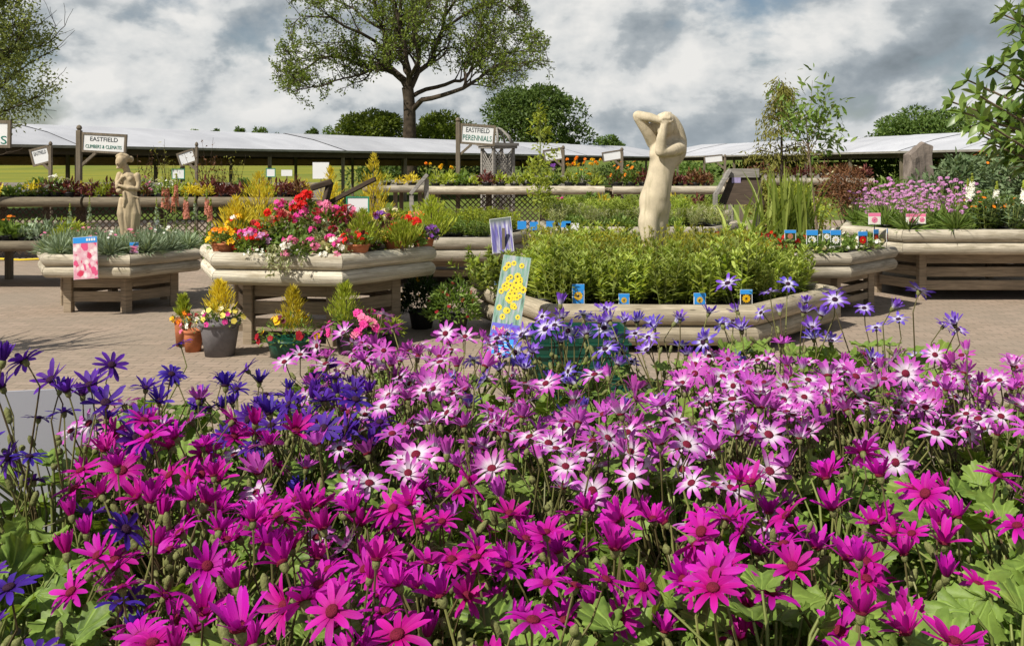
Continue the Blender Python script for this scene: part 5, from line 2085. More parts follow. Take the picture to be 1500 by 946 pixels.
for nm, (a, b), wd in [('side_rail', ((1046, 305, 15.3), (1048, 284, 15.3)), .11), ('side_rail', ((1048, 286, 15.3), (1068, 250, 15.6)), .10)]:
    mb = MB()
    bar(mb, W3(*a) - Vector((0, 0, .0 if a[1] < 300 else .7)), W3(*b), .06, wd, .006, up=(0, 1, 0))
    obj(nm, mb, 'plank_grey', t_, world=True)
mb = MB()
a, b = W3(1066, 254, 15.62), W3(1112, 254, 15.62)
bar(mb, a, b, .05, .14, .006)
obj('top_board', mb, 'plank_grey', t_, world=True)
mb = MB()
bl, br_ = W3(1052, 300, 15.4), W3(1118, 300, 15.4)
tl, tr_ = W3(1070, 258, 15.66), W3(1114, 258, 15.66)
vv = [bl, br_, tr_, tl]
mb.add([tuple(v) for v in vv] + [(v.x, v.y + .03, v.z) for v in vv], [(0, 1, 2, 3), (7, 6, 5, 4), (0, 4, 5, 1), (1, 5, 6, 2), (2, 6, 7, 3), (3, 7, 4, 0)])
obj('sloping_panel', mb, 'plank_dark', t_, world=True)
for px in (1072, 1110):
    mb = MB()
    q = W3(px, 262, 15.72)
    box(mb, (q.x, q.y + .05, q.z / 2), (.07, .07, q.z))
    obj('leg', mb, 'plank_grey', t_, world=True)
t_ = thing('rail', 'short grey sloping rail left of the middle table', 'rail', at(612, 270, 19, 0))
mb = MB()
bar(mb, W3(601, 285, 19), W3(626, 256, 19.1), .07, .10, .006, up=(0, 1, 0))
obj('sloping_rail', mb, 'plank_grey', t_, world=True)
for px, py in ((603, 287), (625, 262)):
    mb = MB()
    q = W3(px, py, 19.15)
    box(mb, (q.x, q.y, q.z / 2), (.08, .08, q.z))
    obj('post', mb, 'plank_grey', t_, world=True)


# ------------------------------------------------------------------ posters
def poster(name, label, corners, d0, d1, mats, prints=None):
    """corners: bottom-left, bottom-right, top-right, top-left in the photo, bottom depth d0, top depth d1"""
    c = [P(*corners[0], d0), P(*corners[1], d0), P(*corners[2], d1), P(*corners[3], d1)]
    base = (c[0] + c[1]) / 2
    t_ = thing(name, label, 'poster', (base.x, base.y, base.z))
    ex = (c[1] - c[0])
    ey = ((c[3] + c[2]) / 2 - base)
    wd, ht = ex.length, ey.length
    ey.normalize()
    ex = (ex - ey * ex.dot(ey)).normalized()
    nz = ex.cross(ey)
    Mx = Matrix((ex, ey, nz)).transposed().to_4x4()
    return t_, wd, ht, Mx


def panel(t_, nm, x0, x1, y0, y1, z, th, m, Mx, uv=True):
    mb = MB()
    v = [(x0, y0, z), (x1, y0, z), (x1, y1, z), (x0, y1, z), (x0, y0, z - th), (x1, y0, z - th), (x1, y1, z - th), (x0, y1, z - th)]
    mb.add(v, [(0, 1, 2, 3), (7, 6, 5, 4), (0, 4, 5, 1), (1, 5, 6, 2), (2, 6, 7, 3), (3, 7, 4, 0)], [(0, 0), (1, 0), (1, 1), (0, 1)] * 2)
    return obj(nm, mb, m, t_, xf=Mx)


# yellow flower poster leaning on the statue planter
t = NT('poster_backdrop')
uv = t.n('ShaderNodeUVMap')
mp = t.n('ShaderNodeMapping')
mp.inputs['Scale'].default_value = (7, 4, 1)
t.l(uv.outputs[0], mp.inputs[0])
f = t.noise(mp.outputs[0], 1.2, 5, .6)
c = t.ramp(f, [(.3, (.05, .04, .05)), (.45, (.16, .30, .22)), (.6, (.32, .34, .36)), (.75, (.5, .52, .55))])
M['poster_backdrop'] = t.done(t.principled(c, .3, .4))
t_, wd, ht, Mx = poster('flower_poster', 'tall poster of yellow daisies leaning on the low statue planter', [(712, 523), (755, 520), (778, 378), (738, 373)], 7.95, 8.35, None)
panel(t_, 'board', -wd / 2, wd / 2, 0, ht, 0, .006, 'poster_backdrop', Mx)
mb = MB()
rr = random.Random(9)
for i in range(58):
    u_, v_ = rr.gauss(0, .23), rr.gauss(.62, .17)
    if abs(u_) > .42 or not .36 < v_ < .95:
        continue
    n0 = mb.n
    tmp = MB()
    daisy_shape(tmp, 0, 0, wd * rr.uniform(.09, .14), 0, 10)
    vv = np.concatenate(tmp.v)
    vv = np.stack([vv[:, 0] + u_ * wd, vv[:, 2] * 1.15 + v_ * ht, .0008 + i * .00006 - vv[:, 1]], 1)
    for f_, m_ in zip(tmp.f, tmp.mi):
        mb.f.append(f_ + n0)
        mb.mi.append(m_)
    mb.v.append(vv)
    mb.u.append(np.zeros((len(vv), 2)))
    mb.n += len(vv)
obj('flower_print', mb, ['yellow', 'txt_dark'], t_, xf=Mx)
panel(t_, 'blue_panel', -wd / 2 + .003, wd / 2 - .003, .01, ht * .2, .004, .003, 'blue_card', Mx)
panel(t_, 'title_panel', -wd / 2 + .004, wd / 2 - .004, ht * .2, ht * .31, .004, .003, 'violet_card', Mx)
for i in range(5):
    panel(t_, 'text_line', -wd * .42, wd * (.32 - .1 * (i % 2)), ht * (.17 - i * .03), ht * (.176 - i * .03), .006, .002, 'white', Mx)
me = text_mesh('Rudbeckia', .052, .0005)
me.transform(Mx @ Matrix.Translation((0, ht * .255, .0055)))
obj('lettering', me, 'yellow', t_)

t = NT('lavender_print')
uv = t.n('ShaderNodeUVMap')
mp = t.n('ShaderNodeMapping')
mp.inputs['Scale'].default_value = (9, 2.2, 1)
mp.inputs['Rotation'].default_value = (0, 0, .12)
t.l(uv.outputs[0], mp.inputs[0])
f = t.noise(mp.outputs[0], 1.0, 5, .65)
mp2 = t.n('ShaderNodeMapping')
mp2.inputs['Scale'].default_value = (3.4, .5, 1)
t.l(uv.outputs[0], mp2.inputs[0])
g_ = t.noise(mp2.outputs[0], 1.0, 2, .5)
c = t.ramp(g_, [(.3, (.05, .06, .22)), (.42, (.10, .08, .30)), (.5, (.45, .44, .52)), (.57, (.06, .07, .28)), (.7, (.25, .14, .38))])
c = t.mix(1.0, c, t.ramp(f, [(.35, .45), (.65, 1.2)]), 'MULTIPLY')
sp = t.n('ShaderNodeSeparateXYZ')
t.l(uv.outputs[0], sp.inputs[0])
c = t.mix(t.ramp(sp.outputs[1], [(.78, 0.0), (.95, 1.0)]), c, (.07, .09, .08))
M['lavender_print'] = t.done(t.principled(c, .3, .4))
t_, wd, ht, Mx = poster('flower_poster', 'poster of purple lavender spikes standing between two log planters', [(722, 374), (753, 366), (748, 319), (717, 320)], 10.25, 10.4, None)
panel(t_, 'board', -wd / 2, wd / 2, 0, ht, 0, .006, 'white', Mx)
panel(t_, 'picture', -wd / 2 + .004, wd / 2 - .004, .004, ht - .004, .003, .002, 'lavender_print', Mx)
mb = MB()
box(mb, (0, .02, -.2), (.03, .02, .9))
obj('stake', mb, 'post', t_)

t = NT('carnation_print')
uv = t.n('ShaderNodeUVMap')
mp = t.n('ShaderNodeMapping')
mp.inputs['Scale'].default_value = (5.2, 6.8, 1)
mp.inputs['Location'].default_value = (.3, .1, 0)
t.l(uv.outputs[0], mp.inputs[0])
vo = t.n('ShaderNodeTexVoronoi')
vo.inputs['Scale'].default_value = 1.0
t.l(mp.outputs[0], vo.inputs['Vector'])
sr = t.n('ShaderNodeSeparateColor')
t.l(vo.outputs['Color'], sr.inputs[0])
c = t.ramp(sr.outputs[0], [(0, (.78, .74, .72)), (.35, (.76, .55, .60)), (.55, (.72, .08, .22)), (.75, (.80, .78, .78)), (.9, (.60, .03, .08))], 'CONSTANT')
f = t.noise(mp.outputs[0], 6, 4, .6)
c = t.mix(t.ramp(vo.outputs['Distance'], [(.3, 0.0), (.6, .5)]), c, (.55, .10, .22))
c = t.mix(t.ramp(f, [(.4, .25), (.6, 0.0)]), c, (.4, .08, .12))
M['carnation_print'] = t.done(t.principled(c, .3, .4))
t_, wd, ht, Mx = poster('flower_poster', 'pink and white carnation poster with a blue top on the left planter', [(108, 409), (144, 409), (143, 347), (106, 347)], 10.56, 10.6, None)
panel(t_, 'board', -wd / 2, wd / 2, 0, ht, 0, .006, 'white', Mx)
panel(t_, 'picture', -wd / 2 + .003, wd / 2 - .003, .004, ht * .85, .003, .002, 'carnation_print', Mx)
panel(t_, 'header', -wd / 2 + .003, wd / 2 - .003, ht * .855, ht - .003, .003, .002, 'blue_card', Mx)
mb = MB()
for i in range(4):
    mb.add([(wd * (.05 + i * .1), ht * .90, .0045), (wd * (.12 + i * .1), ht * .90, .0045), (wd * (.12 + i * .1), ht * .96, .0045), (wd * (.05 + i * .1), ht * .96, .0045)], [(0, 1, 2, 3)])
obj('header_mark', mb, 'white', t_, xf=Mx)

# white board back on the bench, left
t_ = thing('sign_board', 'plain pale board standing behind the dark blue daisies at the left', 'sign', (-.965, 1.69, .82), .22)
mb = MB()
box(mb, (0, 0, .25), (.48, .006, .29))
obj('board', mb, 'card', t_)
mb = MB()
box(mb, (0, .016, .1), (.03, .02, .4))
obj('stake', mb, 'post', t_)

# dark green plant trays stacked behind the flowers
q = P(848, 478, 6.9)


def mk_tray():
    t_ = thing('plant_tray', 'x', 'tray')
    w_, d_, h_ = .64, .42, .09
    mb = MB()
    box(mb, (0, 0, .006), (w_ - .06, d_ - .06, .008))
    obj('tray_floor', mb, 'plastic_green', t_)
    mb = MB()
    prof = [(.97, 0.0), (.985, .04), (1.0, h_), (1.05, h_), (1.05, h_ - .012), (1.04, h_ - .012)]
    vs_, n_ = [], len(prof)
    for k, z in prof:
        for sx_, sy_ in ((-1, -1), (1, -1), (1, 1), (-1, 1)):
            vs_.append((sx_ * (w_ / 2 - (1 - k) * .3), sy_ * (d_ / 2 - (1 - k) * .3), z))
    f_ = []
    for i in range(n_ - 1):
        for j in range(4):
            f_.append((i * 4 + j, i * 4 + (j + 1) % 4, i * 4 + 4 + (j + 1) % 4, i * 4 + 4 + j))
    mb.add(vs_, f_)
    for i in range(3):
        x = -w_ / 2 + .12 + i * (w_ - .24) / 2
        box(mb, (x, -d_ / 2 - .004, h_ * .45), (.05, .012, h_ * .5))
    obj('tray_side', mb, 'plastic_green', t_)
    return t_


tr = mk_tray()
ztop = P(848, 482, 6.9).z
n = 6
st_h = (ztop - .09) / (n - 1)
for i in range(n):
    o = tr if i == 0 else dup(tr, (0, 0, 0))
    o.location = (q.x, 6.95, .004 + i * st_h)
    o.rotation_euler = (0, 0, .05 + RN.uniform(-.03, .03))
    o['label'] = 'dark green plastic tray, %s in the stack behind the blue daisies' % ['lowest', 'second from bottom', 'third from bottom', 'third from top', 'second from top', 'topmost'][i]
    o['group'] = 'green plant trays'

# yellow hose
mb = MB()
pts_ = [GP(-60, 381), GP(0, 381), GP(30, 382.5), GP(62, 381), GP(110, 383)]
tube(mb, [(p.x, p.y, .02) for p in pts_], .018, 8)
tag(obj('hose', mb, 'yellow', None, smooth=True), 'yellow hose lying on the paving under the far left table', 'hose')

# spiky plant beyond the left edge: its shadow falls over the paving
rg = np.random.default_rng(90)
t_ = grass_clump('spiky palm like plant standing on the paving beyond the left edge', (-5.35, 8.0, 1.0), 90, .9, rg, 'leaf_green', 1.25)
mb = MB()
tube(mb, [(0, 0, -.96), (0, 0, .05)], [.07, .055], 8)
obj('trunk', mb, 'bark', t_)


# ------------------------------------------------------------------ long open shelters
def shelter(label, A, B, zt=2.3, zr=3.14, depth=7.5, npost=14, rail=.34):
    A, B = Vector((*A, 0)), Vector((*B, 0))
    u = (B - A).normalized()
    v = Vector((-u.y, u.x, 0))
    if v.y < 0:
        v = -v
    t_ = thing('open_shelter', label, 'shelter', (A.x, A.y, 0))
    L = (B - A).length
    mb = MB()
    nseg = npost - 1
    prof = [(-.25, zt - .02), (depth * .25, zt + (zr - zt) * .62), (depth * .5, zr), (depth * .75, zt + (zr - zt) * .62), (depth + .25, zt - .02)]
    for i in range(nseg):
        a, b = A + u * (L * i / nseg + .012), A + u * (L * (i + 1) / nseg - .012)
        sag = RN.uniform(-.02, .02)
        vs_, f_ = [], []
        for x_ in (a, b):
            for (o, z) in prof:
                vs_.append(tuple(x_ + v * o + Vector((0, 0, z + sag))))
            for (o, z) in prof:
                vs_.append(tuple(x_ + v * o + Vector((0, 0, z + sag - .035))))
        n = len(prof)
        m2 = 2 * n
        for k in range(n - 1):
            f_.append((k, k + 1, m2 + k + 1, m2 + k))
            f_.append((n + k + 1, n + k, m2 + n + k, m2 + n + k + 1))
        f_ += [(0, m2, m2 + n, n), (n - 1, 2 * n - 1, m2 + 2 * n - 1, m2 + n - 1)]
        mb.add(vs_, f_)
    obj('roof', mb, 'roof_sheet', t_, world=True)
    for o, nm in ((0, 'fascia'), (depth, 'fascia')):
        mb = MB()
        bar(mb, A + v * o + Vector((0, 0, zt - .17)), B + v * o + Vector((0, 0, zt - .17)), .05, .24, 0)
        obj(nm, mb, 'plank_dark', t_, world=True)
    mb = MB()
    bar(mb, A + v * (-.27) + Vector((0, 0, zt - .03)), B + v * (-.27) + Vector((0, 0, zt - .03)), .08, .09, 0)
    obj('gutter', mb, 'plank_grey', t_, world=True)
    mb = MB()
    for z in (zt - .52,):
        bar(mb, A + v * (depth + .06) + Vector((0, 0, z + .06)), B + v * (depth + .06) + Vector((0, 0, z + .06)), .03, rail, 0)
    obj('back_rail', mb, 'rail_brown', t_, world=True)
    for i in range(npost):
        for o in (.06, depth - .08):
            p = A + u * (L * i / nseg) + v * o
            mb = MB()
            box(mb, (p.x, p.y, (zt - .05) / 2), (.13, .13, zt - .05))
            obj('post', mb, 'post', t_, world=True)
    return t_


t = NT('roof_sheet')
tcg = t.n('ShaderNodeTexCoord')
oi = t.n('ShaderNodeNewGeometry')
f = t.noise(tcg.outputs['Object'], .6, 5, .6)
c = t.mix(t.ramp(f, [(.35, 0.0), (.7, 1.0)]), (.44, .45, .48), (.56, .57, .60))
c = t.mix(1.0, c, t.ramp(oi.outputs['Random Per Island'], [(0, .86), (1, 1.06)]), 'MULTIPLY')
M['roof_sheet'] = t.done(t.principled(c, .5, .3))
M['rail_brown'] = m_plank('rail_brown', (.46, .27, .15))
A0, A1 = np.array([-15.9, 31.0]), np.array([6.6, 64.0])
shelter('long open shelter with pale roof on the left, running into the distance', tuple(A0 - (A1 - A0) * .25), tuple(A1 + (A1 - A0) * .22), npost=15)
B0, B1 = np.array([19.6, 38.0]), np.array([12.9, 60.0])
shelter('long open shelter with pale roof on the right, running into the distance', tuple(B0 - (B1 - B0) * .5), tuple(B1 + (B1 - B0) * .45), zt=2.3, zr=3.2, npost=13, rail=.2)
# planting beyond the right shelter, seen under its roof
rg = np.random.default_rng(17)
for i, (px, d, top, r) in enumerate([(1010, 82, 236, 3), (1095, 66, 237, 2.2), (1160, 62, 235, 2), (1225, 58, 236, 2), (1290, 56, 233, 2.2), (1375, 54, 235, 2), (1440, 52, 232, 2.4), (1510, 50, 232, 2.4), (600, 75, 238, 3), (700, 78, 236, 3), (540, 70, 240, 2.4), (900, 84, 236, 3.5)]):
    q = P(px, top, d)
    shrub('green shrub seen below the far shelter roof %s' % ['just right of the tall statue', 'behind the grey display stand', 'behind the weeping conifer', 'right of the thin sapling', 'behind the russet maple', 'beside the standing stone', 'above the grey green shrubs', 'at the right edge', 'behind the golden conifers', 'beneath the perennials sign', 'right of the white notices', 'left of the tall statue'][i], (q.x, q.y, 0), r, q.z, 'leaf_far', 1100, .35, rg, LOZ, .1, 'hedge_shrub', pot=False)


# ------------------------------------------------------------------ trees beyond
def gz(x, y):
    return float(hz(x, y))


# big open-crowned tree
rg = np.random.default_rng(2024)
TD = 70.0
tb = P(600, 200, TD)
t_ = thing('open_crowned_tree', 'large open crowned tree with spreading limbs above the roof', 'tree', (tb.x, TD, 0))


def TP(px, py, dy=0.0):
    q = P(px, py, TD)
    return np.array([q.x - tb.x, dy, q.z])


br, tips = MB(), []
tube(br, [(0, 0, -.2), (0, 0, 1.5), TP(600, 195), TP(600, 165), TP(599, 145), TP(597, 128)], [.72, .56, .47, .44, .41, .42], 10, False)
limbs = [
    ([(598, 130, 0), (580, 108, .4), (566, 92, .8), (566, 70, 1.2), (558, 40, 1.5), (545, 5, 1.8)], .34),
    ([(570, 98, .8), (545, 97, 1.2), (522, 92, 1.6), (495, 80, 2.0), (460, 80, 2.2), (430, 100, 2.4)], .2),
    ([(598, 128, 0), (600, 105, -.6), (596, 75, -1.0), (588, 40, -1.5), (580, 0, -2)], .28),
    ([(601, 130, 0), (612, 105, .2), (632, 88, .5), (640, 60, .8), (650, 20, 1.2), (655, -20, 1.6)], .26),
    ([(606, 160, -.2), (620, 148, -1), (650, 143, -1.8), (680, 134, -2.4), (705, 120, -2.8), (722, 108, -3.2), (745, 100, -3.4)], .24),
    ([(606, 140, 0), (622, 130, .8), (650, 122, 1.4), (672, 116, 1.8), (684, 104, 2.1), (700, 85, 2.4), (720, 60, 2.8)], .2),
    ([(684, 126, -2.4), (682, 108, -2.0), (688, 90, -1.6), (700, 60, -1.4), (705, 30, -1)], .12),
    ([(745, 100, -3.4), (775, 98, -3.6), (800, 102, -3.8)], .08),
    ([(430, 100, 2.4), (415, 115, 2.6), (408, 122, 2.7)], .07),
    ([(545, 97, 1.2), (520, 110, .6), (490, 118, .2), (455, 128, 0), (430, 135, 0)], .1),
    ([(566, 75, 1.2), (530, 50, -.5), (490, 30, -1.4), (450, 30, -2)], .16),
    ([(558, 40, 1.5), (510, 5, 2.2), (460, -20, 2.6)], .14),
    ([(645, 45, .9), (690, 15, 0), (735, 5, -.6), (765, 30, -1)], .14),
    ([(700, 80, 2.4), (745, 70, 3), (780, 62, 3.4)], .1),
    ([(588, 40, -1.5), (600, -20, -3), (610, -70, -4)], .18),
    ([(545, 5, 1.8), (530, -50, 2.2), (520, -90, 3)], .16),
    ([(650, 20, 1.2), (690, -30, 2), (720, -60, 2.4)], .14),
    ([(598, 110, 0), (585, 90, 3), (590, 60, 5), (600, 20, 6)], .18),
    ([(600, 115, 0), (620, 95, -3), (615, 60, -5), (625, 20, -6)], .18),
]
CROWN = [(412, -90), (405, 40), (396, 100), (396, 124), (420, 140), (470, 165), (505, 168), (520, 140), (548, 112), (575, 96), (600, 88), (625, 96), (640, 112), (660, 106), (690, 96), (705, 112), (700, 150), (722, 160), (735, 128), (790, 122), (818, 112), (818, 92), (800, 86), (806, 55), (784, 40), (772, 0), (770, -90)]


def in_crown(p):
    px = 750 + (p[0] + tb.x) / (TD + p[1]) * F
    py = HOR - (p[2] - H) / (TD + p[1]) * F
    return inside(CROWN, px, py)


FILTER[0] = in_crown
for pts_, r in limbs:
    p = np.array([TP(*q_) for q_ in pts_])
    # smooth the limb a little
    pp_ = [p[0]]
    for i in range(len(p) - 1):
        for s in (.5, 1):
            pp_.append(p[i] + (p[i + 1] - p[i]) * s + (rg.normal(0, .08, 3) if s == .5 else 0))
    p = np.array(pp_)
    tips += [(p[k_], norm(p[k_] - p[k_ - 1])) for k_ in (-1, -2, -3) if r < .2]
    tube(br, p, np.linspace(r * .85, r * .3, len(p)), 7, False)
    L = len(p)
    for i in range(2, L):
        k = 2 if i < L - 1 else 4
        for _ in range(k):
            d_ = norm(p[i] - p[i - 1])
            out = norm(p[i] - TP(600, 120))
            nd = norm(d_ * .4 + out * .55 + rg.normal(0, .6, 3) + np.array([0, 0, .12]))
            branchy(br, p[i], nd, rg.uniform(1.3, 2.1), max(.03, r * (1 - i / L) * .5), 2, rg, tips, .3, .03, (2, 3), .66, True, .022)
keep = [t0 for t0 in tips if in_crown(t0[0])]
FILTER[0] = None
print('tips', len(tips), len(keep))
rg.shuffle(keep)
obj('trunk', br, 'bark', t_, smooth=True)
keep = [keep[i] for i in range(min(len(keep), 5200))]
obj('crown', leaves_at(keep, 6, .13, LOZ, .235, rg, .1), 'leaf_tree', t_)


def crown_tree(label, px, d, top, wpx, base_py, leafmat, n, size, rng, lumps=14, name='tree', gap=.0, group=None, trunk=True, tz=None):
    c0 = P(px, top, d)
    z0 = gz(c0.x, d)
    h = c0.z - z0
    r = wpx / 2 / F * d
    zb = max(.3, (H - (base_py - HOR) / F * d) - z0)
    t_ = thing(name, label, 'tree', (c0.x, d, z0), 0, group)
    br, lf = MB(), MB()
    tube(br, [(0, 0, -.2), (0, 0, zb), (0, 0, h * .75)], [r * .09 + .08, r * .07 + .06, .03], 7, False)
    hh = (h - zb) / 2
    for i in range(lumps):
        dd = rdir(1, .15, rng)[0]
        rl = rng.uniform(.24, .42)
        c_ = dd * np.array([r, r, hh]) * (1 - rl) * rng.uniform(.8, 1.05) + np.array([0, 0, zb + hh])
        tube(br, [(0, 0, zb * .7 + hh * .3), c_ * np.array([.5, .5, .8]), c_], [.06 + r * .02, .05, .02], 5, False)
        m = n // lumps
        d2 = rdir(m, .2, rng)
        pos = c_ + d2 * np.array([r, r, hh]) * rl * (rng.uniform(.55, 1.08, m) ** .7)[:, None]
        scatter(lf, LOZ, pos, d2 * .7 + rdir(m, 0, rng) * .8, rdir(m, .9, rng), size * rng.uniform(.6, 1.25, m))
    obj('trunk', br, 'bark', t_)
    obj('crown', lf, leafmat, t_)
    return t_


rg = np.random.default_rng(77)
crown_tree('dense dark green round tree right of the big open tree', 785, 88, 120, 176, 262, 'leaf_far', 17000, .36, rg, 30, 'round_tree')
crown_tree('broad dark tree on the skyline behind the glossy shrub', 1352, 96, 153, 170, 250, 'leaf_far', 11000, .38, rg, 26, 'skyline_tree')
crown_tree('low leafy tree just left of the big trunk', 548, 74, 155, 120, 250, 'leaf_tree', 7000, .3, rg, 18, 'low_tree')
crown_tree('low bushy tree just right of the big trunk', 655, 76, 160, 115, 250, 'leaf_tree', 6800, .3, rg, 18, 'low_tree')
for i, (px, top, wd) in enumerate([(352, 183, 22), (384, 181, 34), (412, 183, 26), (455, 183, 22), (490, 179, 36), (510, 184, 24), (886, 197, 40), (905, 199, 30), (283, 187, 16), (315, 187, 16)]):
    crown_tree('distant hedgerow tree, %s on the skyline' % ['first beyond the left roof', 'widest beyond the left roof', 'third beyond the left roof', 'small one left of the low trees', 'rounded one left of the low trees', 'nearest the low leafy tree', 'left of the tall statue', 'nearest the tall statue', 'tiny leftmost one', 'tiny second from the left'][i], px, 300, top, wd, 225, 'leaf_far', 900, .9, rg, 8, 'hedgerow_tree')

# birch-like tree at the left edge
rg = np.random.default_rng(31)
bd = 26.0
q = P(-28, 200, bd)
t_ = thing('birch_tree', 'light leaved tree at the left edge with loose outer twigs', 'tree', (q.x, bd, 0))
br, tips = MB(), []
tube(br, [(0, 0, -.1), (0, 0, 2.0), (.1, 0, 5), (.2, 0, 8.5)], [.16, .14, .1, .03], 8, False)
for i in range(60):
    z = rg.uniform(1.5, 7.5)
    a = rg.uniform(0, 6.28)
    nd = np.array([math.cos(a), math.sin(a) * .8, .35])
    branchy(br, (.03 * z, 0, z), nd, rg.uniform(.95, 1.35) * (1 - abs(z - 3.6) / 11), .03, 2, rg, tips, .25, .08, (2, 2), .7, True, .005)
print('birch', len(tips))
sel = []
for p, d_ in tips:
    px = 750 + (p[0] + q.x) / (bd + p[1]) * F
    py = HOR - (p[2] - H) / (bd + p[1]) * F
    lim = 98 - abs(py - 112) * (.35 if py < 112 else .5)
    if px < lim and py < 186:
        sel.append((p, d_))
rg.shuffle(sel)
obj('trunk', br, 'bark', t_, smooth=True)
obj('crown', leaves_at(sel[:2600], 16, .12, LOZ, .11, rg, -.1), 'leaf_birch', t_)


# ------------------------------------------------------------------ foreground: bench of daisies
BZ = .78
t_ = thing('plant_bench', 'slatted wooden bench carrying the foreground daisy plants', 'bench', (.1, 1.4, 0))
for i in range(9):
    mb = MB()
    y = .42 + i * .235
    box(mb, (.0, y, BZ - .015), (2.75, .19, .028), None, 0, .004)
    obj('slat', mb, 'plank_dark', t_, world=True)
for sx_ in (-1.28, 1.28):
    for sy_ in (.45, 2.25):
        mb = MB()
        box(mb, (sx_, sy_, (BZ - .03) / 2), (.08, .08, BZ - .03))
        obj('leg', mb, 'plank_dark', t_, world=True)
mb = MB()
for sy_ in (.45, 2.25):
    box(mb, (.0, sy_, BZ - .08), (2.48, .05, .1))
obj('rail', mb, 'plank_dark', t_, world=True)


def petals_mesh(k, e0, curl, ln, wd, rng, irr=.12):
    mb = MB()
    seg = 5
    for i in range(k):
        a = 2 * math.pi * i / k + rng.normal(0, .07)
        L = ln * rng.uniform(.86, 1.08)
        e = e0 + rng.normal(0, irr)
        cu = curl + rng.normal(0, irr * 1.5)
        tw = rng.normal(0, .25)
        r, z = .0035, 0.0
        vv, uu = [], []
        for j in range(seg + 1):
            s = j / seg
            hw = wd / 2 * (.42 + .58 * math.sin(math.pi * min(1, s * .78 + .06)) ** .9) * (1 if s < .8 else math.sqrt(max(0.04, 1 - ((s - .8) / .215) ** 2)))
            cr = np.array([r * math.cos(a), r * math.sin(a), z])
            sd = np.array([-math.sin(a), math.cos(a), tw * s])
            nrm = np.array([-math.cos(a) * math.sin(e), -math.sin(a) * math.sin(e), math.cos(e)])
            vv += [cr - sd * hw + nrm * hw * .28, cr, cr + sd * hw + nrm * hw * .28]
            uu += [(0, s), (.5, s), (1, s)]
            e2 = e + cu * s
            r += math.cos(e2) * L / seg
            z += math.sin(e2) * L / seg
        f_ = []
        for j in range(seg):
            b = j * 3
            f_ += [(b, b + 1, b + 4, b + 3), (b + 1, b + 2, b + 5, b + 4)]
        mb.add(vv, f_, uu)
    return mb.mesh('petals')


rg = np.random.default_rng(404)
VAR = []      # (mesh, kind)
for i in range(7):
    VAR.append((petals_mesh(10 + i % 2 + i % 3, .10 + .05 * i, -.2 - .12 * i, .0305, .0080, rg, .15), 'open'))
for i in range(2):
    VAR.append((petals_mesh(12, .42, .0, .0305, .0078, rg, .26), 'open'))
for i in range(3):
    VAR.append((petals_mesh(13, .72 + .14 * i, .12 - .2 * i, .0300, .0072, rg, .24), 'cup'))
for i in range(2):
    VAR.append((petals_mesh(14, 1.15, .16, .027, .0056, rg, .12), 'shut'))
COLS = ['magenta', 'orchid', 'pinkwhite', 'deepblue', 'bluewhite']
FM = {}
for ci, cn in enumerate(COLS):
    for vi, (me, kd) in enumerate(VAR):
        m2 = me if ci == 0 else me.copy()
        m2.materials.clear()
        m2.materials.append(M[cn])
        FM[(cn, vi)] = m2
mb = MB()
lathe(mb, [(.0058, .0), (.0072, .0022), (.0062, .0042), (.0035, .0054), (.0004, .0058)], 12)
dd = rdir(26, .9, rg)
dd[:, 2] = np.abs(dd[:, 2])
scatter(mb, BALL, dd * np.array([.0062, .0062, .0055]), dd, rdir(26, 0, rg), .0012)
DISC = {}
for k in ('disc_red', 'disc_dark'):
    DISC[k] = mb.mesh('disc')
    DISC[k].materials.append(M[k])
mb = MB()
lathe(mb, [(.0015, -.011), (.0042, -.0085), (.0052, -.004), (.0050, .0005), (.0040, .0012)], 10)
CALYX = mb.mesh('calyx')
CALYX.materials.append(M['calyx'])
mb = MB()
lathe(mb, [(.0012, -.001), (.0040, .0015), (.0050, .0045), (.0042, .0072), (.0024, .0085)], 9)
lathe(mb, [(.0030, .0078), (.0026, .0095), (.0005, .0108)], 8, mi=1)
BUD = [mb.mesh('bud')]
mb = MB()
lathe(mb, [(.0012, -.001), (.0040, .0015), (.0044, .0045), (.0040, .0065)], 9)
lathe(mb, [(.0039, .006), (.0046, .011), (.0038, .017), (.0008, .021)], 9, mi=1)
BUD.append(mb.mesh('bud'))
BUDS = {}
M['bud_blue'] = m_plain('bud_blue', (.09, .02, .2), .6, .2, .4, 300, .3)
for cn, m_ in (('magenta', 'bud_tip'), ('deepblue', 'bud_blue')):
    for i, b in enumerate(BUD):
        b2 = b.copy()
        b2.materials.clear()
        b2.materials.append(M['calyx'])
        b2.materials.append(M[m_])
        BUDS[(cn, i)] = b2


def foliage_mesh(rng, n, rad, z0, z1, s0, s1):
    lf = MB()
    a = rng.uniform(0, 6.28, n)
    r = rad * np.sqrt(rng.uniform(.02, 1, n))
    z = rng.uniform(z0, z1, n) - .05 * (r / rad) ** 2
    pos = np.stack([np.cos(a) * r, np.sin(a) * r, z], 1)
    fw = np.stack([np.cos(a), np.sin(a), rng.uniform(-.35, .5, n)], 1) + rng.normal(0, .4, (n, 3))
    up = np.array([0, 0, 1.0]) + rng.normal(0, .5, (n, 3))
    scatter(lf, LOBED, pos, fw, up, rng.uniform(s0, s1, n))
    pet = MB()
    for i in range(n):
        p = pos[i]
        tube(pet, [(p[0] * .15, p[1] * .15, z0 - .06), p * np.array([.6, .6, 1]) + np.array([0, 0, -.03]), p], [.0028, .0022, .0016], 4, False)
    return lf.mesh('foliage'), pet.mesh('leaf_stalks')


